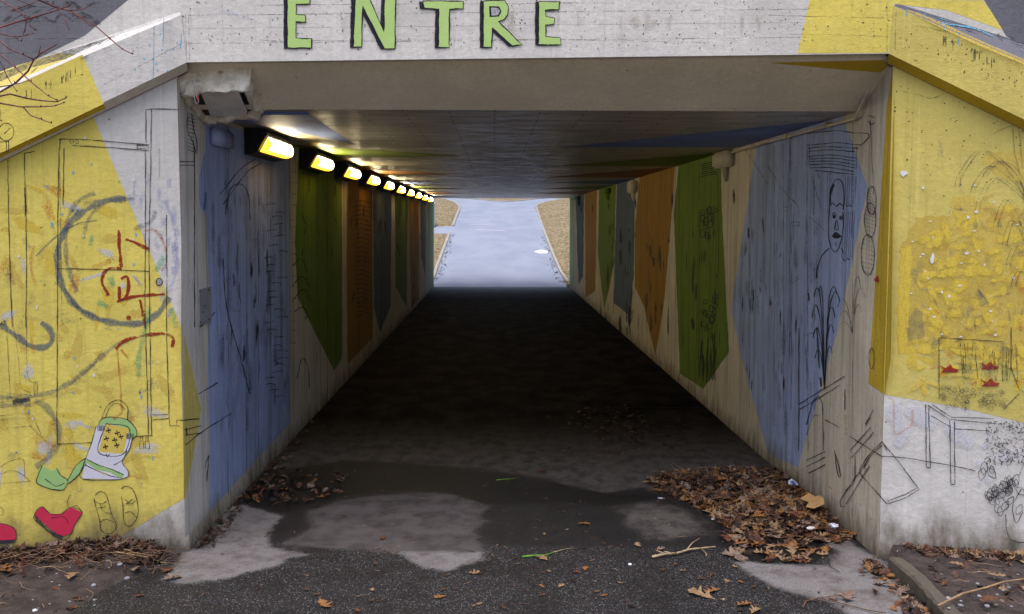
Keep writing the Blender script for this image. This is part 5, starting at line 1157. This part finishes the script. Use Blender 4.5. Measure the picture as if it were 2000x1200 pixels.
def twig(name, px, r, mat, label, z=.012, side=None, sm=0):
    P_ = [sFL.pt(*q) for q in px]; rr_ = R1
    P_ = [Vector((p.x, p.y, z+rr_.uniform(-.002, .006))) for p in P_]; c = Canvas(); n = len(P_)
    c.curve(P_, [r*(1-.5*i/(n-1)) for i in range(n)], mat, 6)
    for q in (side or []):
        Q = [sFL.pt(*t) for t in q]; Q = [Vector((p.x, p.y, z+.004+.01*i)) for i, p in enumerate(Q)]; c.curve(Q, [r*.5*(1-.6*i/(len(Q)-1)) for i in range(len(Q))], mat, 5)
    o = c.build(name, None, True); tag(o, label, 'twig'); return o
M['palebark'] = plain('pale_bark', srgb(172, 152, 118), .7, .3, 40); M['greenstem'] = plain('green_stem', srgb(96, 150, 50), .5, .25, 20)
twig('twig', [(1274, 1092), (1300, 1088), (1322, 1086), (1345, 1080), (1370, 1076), (1397, 1073)], .0075, M['palebark'], 'pale forked twig with bark lying below the left side of the leaf heap', .012, [[(1340, 1081), (1352, 1070), (1366, 1064)], [(1300, 1088), (1280, 1084)], [(1368, 1076), (1380, 1092), (1378, 1100)], [(1322, 1086), (1312, 1090), (1296, 1090)]])
twig('twig', [(1020, 1090), (1045, 1089), (1064, 1087), (1080, 1083)], .0055, M['greenstem'], 'bright green twig under a tan oak leaf in the centre foreground', .008)
twig('twig', [(1080, 1083), (1098, 1078), (1118, 1074)], .002, M['palebark'], 'thin dry stalk continuing from the green twig')
twig('twig', [(1568, 1190), (1574, 1178), (1600, 1174), (1640, 1183), (1690, 1195), (1730, 1204)], .004, M['twig'], 'long thin twig at the bottom right below the big folded leaf', .01, [[(1600, 1174), (1640, 1172), (1668, 1178)]])
twig('twig', [(1618, 1100), (1622, 1112), (1640, 1122)], .003, M['darktwig'], 'short bent stalk on the pale dry patch at right')
twig('twig', [(970, 942), (1008, 938)], .004, M['greenstem'], 'small green stalk on the wet arc of floor inside the entrance')
twig('twig', [(1158, 840+330), (1158, 1185)], .003, M['darktwig'], 'tiny dark stick low on the asphalt')
c = Canvas(); P_ = [sK.pt(*q) for q in ((1832, 1192), (1880, 1170), (1925, 1160), (1960, 1150), (2040, 1140))]; c.curve([Vector((p.x, p.y, KZ+.02+.004*i)) for i, p in enumerate(P_)], [.006, .005, .005, .004, .003], M['straw'], 6); tag(c.build('twig', None, True), 'long pale stick lying across the right soil bed', 'twig')
c = Canvas(); P_ = [sFL.pt(*q) for q in ((185, 1094), (230, 1105), (290, 1115))]; c.curve([Vector((p.x, p.y, .07)) for p in P_], [.004, .004, .002], M['straw'], 6); tag(c.build('twig', None, True), 'pale stalk lying over the leaf bank left of the path', 'twig')
c = Canvas(); P_ = [sWL.pt(u, v, .1) for u, v in ((245, 1076), (270, 1071), (292, 1074), (312, 1086))]; c.curve(P_, [.004, .004, .003, .002], M['twig'], 6); tag(c.build('twig', None, True), 'arched brown twig leaning on the white foot of the left wing wall', 'twig')

# cardboard, wrappers and cigarette ends
M['card'] = plain('cardboard', srgb(188, 150, 106), .8, .12, 10); M['paper'] = plain('paper_white', srgb(214, 220, 238), .6, .06, 10); M['paperblue'] = plain('paper_blue', srgb(70, 90, 190), .6, .06)
def sheet(name, px, z, mat, label, cat, thick=.003, jag=.3, bow=.01):
    S_ = Surf((0, 0, z), (0, 0, 1)); P_ = [S_.pt(*q) for q in px]; P_ = [p+Vector((0, 0, bow*math.sin(i*1.9))) for i, p in enumerate(P_)]
    c = Canvas(); c.ngon(P_, mat, Vector((0, 0, 1))); Q = [p-Vector((0, 0, thick)) for p in P_]; c.ngon(Q, mat, Vector((0, 0, -1)))
    for i in range(len(P_)): j = (i+1) % len(P_); c.face([P_[i], Q[i], Q[j], P_[j]], mat)
    o = c.build(name); tag(o, label, cat); return o
sheet('cardboard_scrap', [(1562, 974), (1580, 966), (1592, 968), (1600, 966), (1608, 976), (1610, 984), (1590, 990), (1574, 992), (1580, 982)], .105, M['card'], 'torn tan piece of cardboard lying on top of the leaf heap', 'cardboard')
o = sheet('paper_wrapper', [(1539, 940), (1546, 937), (1557, 942), (1559, 946), (1548, 947), (1540, 945)], .105, M['paper'], 'small white and blue wrapper on the leaf heap beside the wall', 'wrapper', .004, bow=.008)
o2 = sheet('printed_stripe', [(1543, 941), (1548, 940), (1556, 945), (1551, 946)], .118, M['paperblue'], None, None, .001, bow=.004); o2.parent = o; 
for k_ in ('label', 'category'):
    if k_ in o2: del o2[k_]
def scrap(u, v, r, z, mat, label, cat):
    p = Surf((0, 0, z), (0, 0, 1)).pt(u, v); bm = bmesh.new(); bmesh.ops.create_icosphere(bm, subdivisions=2, radius=r)
    for q in bm.verts: q.co = q.co*(1+.7*mnoise.noise(q.co/r*1.3+Vector((u, v, 0)))); q.co.z *= .55
    me = bpy.data.meshes.new('scrap'); bm.to_mesh(me); bm.free(); me.materials.append(mat); o = link(cat.replace(' ', '_'), me); o.location = p+Vector((0, 0, r*.4)); tag(o, label, cat)
scrap(1629, 1030, .024, .05, M['paper'], 'crumpled white tissue in the leaves at the right end of the heap', 'tissue')
scrap(1583, 1034, .018, .06, M['snow'], 'smaller dull white tissue left of the crumpled one in the heap', 'tissue')
scrap(1230, 1104, .010, 0, M['paper'], 'tiny white foil scrap on dark asphalt below the leaf heap', 'foil scrap')
scrap(68, 1196, .014, .01, M['paper'], 'small white paper scrap at the bottom of the left soil bed', 'paper scrap')
for u, v, du, z_, lab in ((1283, 937, 7, .01, 'white cigarette end at the left tip of the leaf heap'), (1292, 973, 14, 0, 'cigarette end with amber filter beside the lower left edge of the heap'), (1393, 1014, 7, .01, 'pale cigarette end on the lower edge of the heap')):
    S_ = Surf((0, 0, z_+.004), (0, 0, 1)); a, b, m_ = S_.pt(u-du/2, v), S_.pt(u+du/2, v+1), S_.pt(u+du*.15, v+.6); e = empty('cigarette_end', a); tag(e, lab, 'cigarette end', 'cigarette ends around the leaf heap')
    c = Canvas(); c.curve([a-a, m_-a], .004, M['paper'], 8); c.build('paper_tube', e, True); c = Canvas(); c.curve([m_-a, b-a], .0041, LM[3], 8); c.build('filter', e, True)
# pebbles
M['pebble'] = plain('pebble', srgb(134, 134, 142), .7, .3, 20)
for i in range(26):
    u, v = (R2.uniform(180, 330), R2.uniform(1110, 1196)) if i < 14 else (R2.uniform(1840, 1995), R2.uniform(1115, 1190))
    S_ = sFL if i < 14 else sK; p = S_.pt(u, v); zz = float(soilL(np.array([p.x]), np.array([p.y]))[0]) if i < 14 else KZ
    r = R2.uniform(.006, .014); bm = bmesh.new(); bmesh.ops.create_icosphere(bm, subdivisions=2, radius=r)
    for q in bm.verts: q.co *= 1+.3*mnoise.noise(q.co*90+Vector((i, 0, 0))); q.co.z *= .6
    me = bpy.data.meshes.new('pebble'); bm.to_mesh(me); bm.free(); me.materials.append(M['pebble']); me.shade_smooth(); o = link('pebble', me); o.location = (p.x, p.y, zz+r*.3)
    tag(o, 'small grey pebble half sunk in the %s soil bed' % ('left' if i < 14 else 'right'), 'pebble', 'pebbles in the %s soil bed' % ('left' if i < 14 else 'right'))

# ================================================================== BARE SHRUB
s = N('red_bark'); n1 = s.noise(40, detail=4); M['redbark'] = s.bsdf(s.mix(s.mr(n1, .3, .7), srgb(70, 38, 40), srgb(128, 74, 68)), .5, s.bump(n1, .001), .4)
e = empty('bare_shrub', (-2.35, 3.5, 0)); tag(e, 'leafless shrub with thin reddish twigs reaching in from the upper left', 'shrub')
c = Canvas(); BR = [([(-300, 170), (-120, 100), (0, 54), (34, 43), (65, 34), (100, 24), (136, 11)], 2.0), ([(-120, 100), (0, -60), (75, 0), (110, 15), (140, 22), (162, 36), (188, 52), (215, 76), (240, 97), (259, 106)], 1.7), ([(-200, -40), (0, 0), (30, 18), (50, 31), (53, 36), (48, 60), (42, 81)], 1.3), ([(110, 15), (126, 38), (135, 58)], 1), ([(134, 21), (160, 19), (177, 10)], 1.1), ([(53, 36), (60, 52), (70, 60)], .8),
    ([(0, -10), (40, 2), (68, 14)], 1), ([(-150, 60), (0, 66), (30, 73), (52, 69), (64, 65)], 1.3), ([(30, 73), (38, 81)], .8), ([(-200, 60), (0, 80), (20, 97), (45, 107), (66, 116)], 1.5), ([(-300, 300), (0, 180), (30, 163), (55, 139), (66, 117), (82, 103), (109, 88)], 2.0), ([(75, 108), (80, 87)], 1.1), ([(66, 117), (55, 112)], .9),
    ([(-200, 60), (0, 107), (30, 132), (60, 160), (95, 188), (110, 195)], 1.3), ([(-260, 280), (0, 188), (20, 184), (50, 192), (80, 197), (112, 199), (130, 191)], 1.8), ([(0, 202), (40, 209), (80, 209), (108, 207), (124, 201)], 1.4), ([(-260, 280), (-60, 210), (0, 202)], 1.6), ([(45, 209), (60, 226), (80, 233), (100, 241)], 1.2), ([(-150, 120), (0, 120), (14, 150), (32, 178)], 1), ([(0, 170), (30, 165), (56, 158)], 1), ([(-200, 260), (0, 212), (2, 236)], 1), ([(20, 22), (60, 8), (90, -10)], 1), ([(140, 22), (170, 46), (178, 52)], .8), ([(8, 128), (10, 142)], .8)]
Bp = []
for px, r in BR:
    P_ = []
    for i, (u, v) in enumerate(px):
        dd = 3.45+.12*math.sin(u*.013+r*7)-max(0, -u)*.0004; d_ = ray(u, v); P_.append(EYE+d_*(dd/d_.y))
    n = len(P_); c.curve([p-e.location for p in P_], [r*.0022*(1-.55*i/(n-1)) for i in range(n)], M['redbark'], 6)
    for p in P_[2:]:
        pp = p-e.location; c.curve([pp, pp+Vector((ru(-.006, .006), ru(-.004, .004), ru(0, .010)))], [.0035, .0008], M['redbark'], 5)
    if px[0][0] <= -120: Bp.append(P_[0]-e.location)
c.build('twigs', e, True)
c = Canvas()
for p in Bp:
    c.curve([(ru(-.05, .05), ru(-.05, .05), -.05), (p.x*.2-.1, p.y*.3, p.z*.4), (p.x*.7-.08, p.y*.8, p.z*.8), p], [.013, .011, .008, .0046], M['redbark'], 7)
for i in range(7):
    a = ru(1.8, 4.4); c.curve([(0, 0, -.05), (math.cos(a)*.2, math.sin(a)*.2, 1.0), (math.cos(a)*.5, math.sin(a)*.5, 1.9), (math.cos(a)*.8, math.sin(a)*.7, 2.8+rr()*.4)], [.012, .009, .006, .002], M['redbark'], 6)
c.build('stems', e, True)
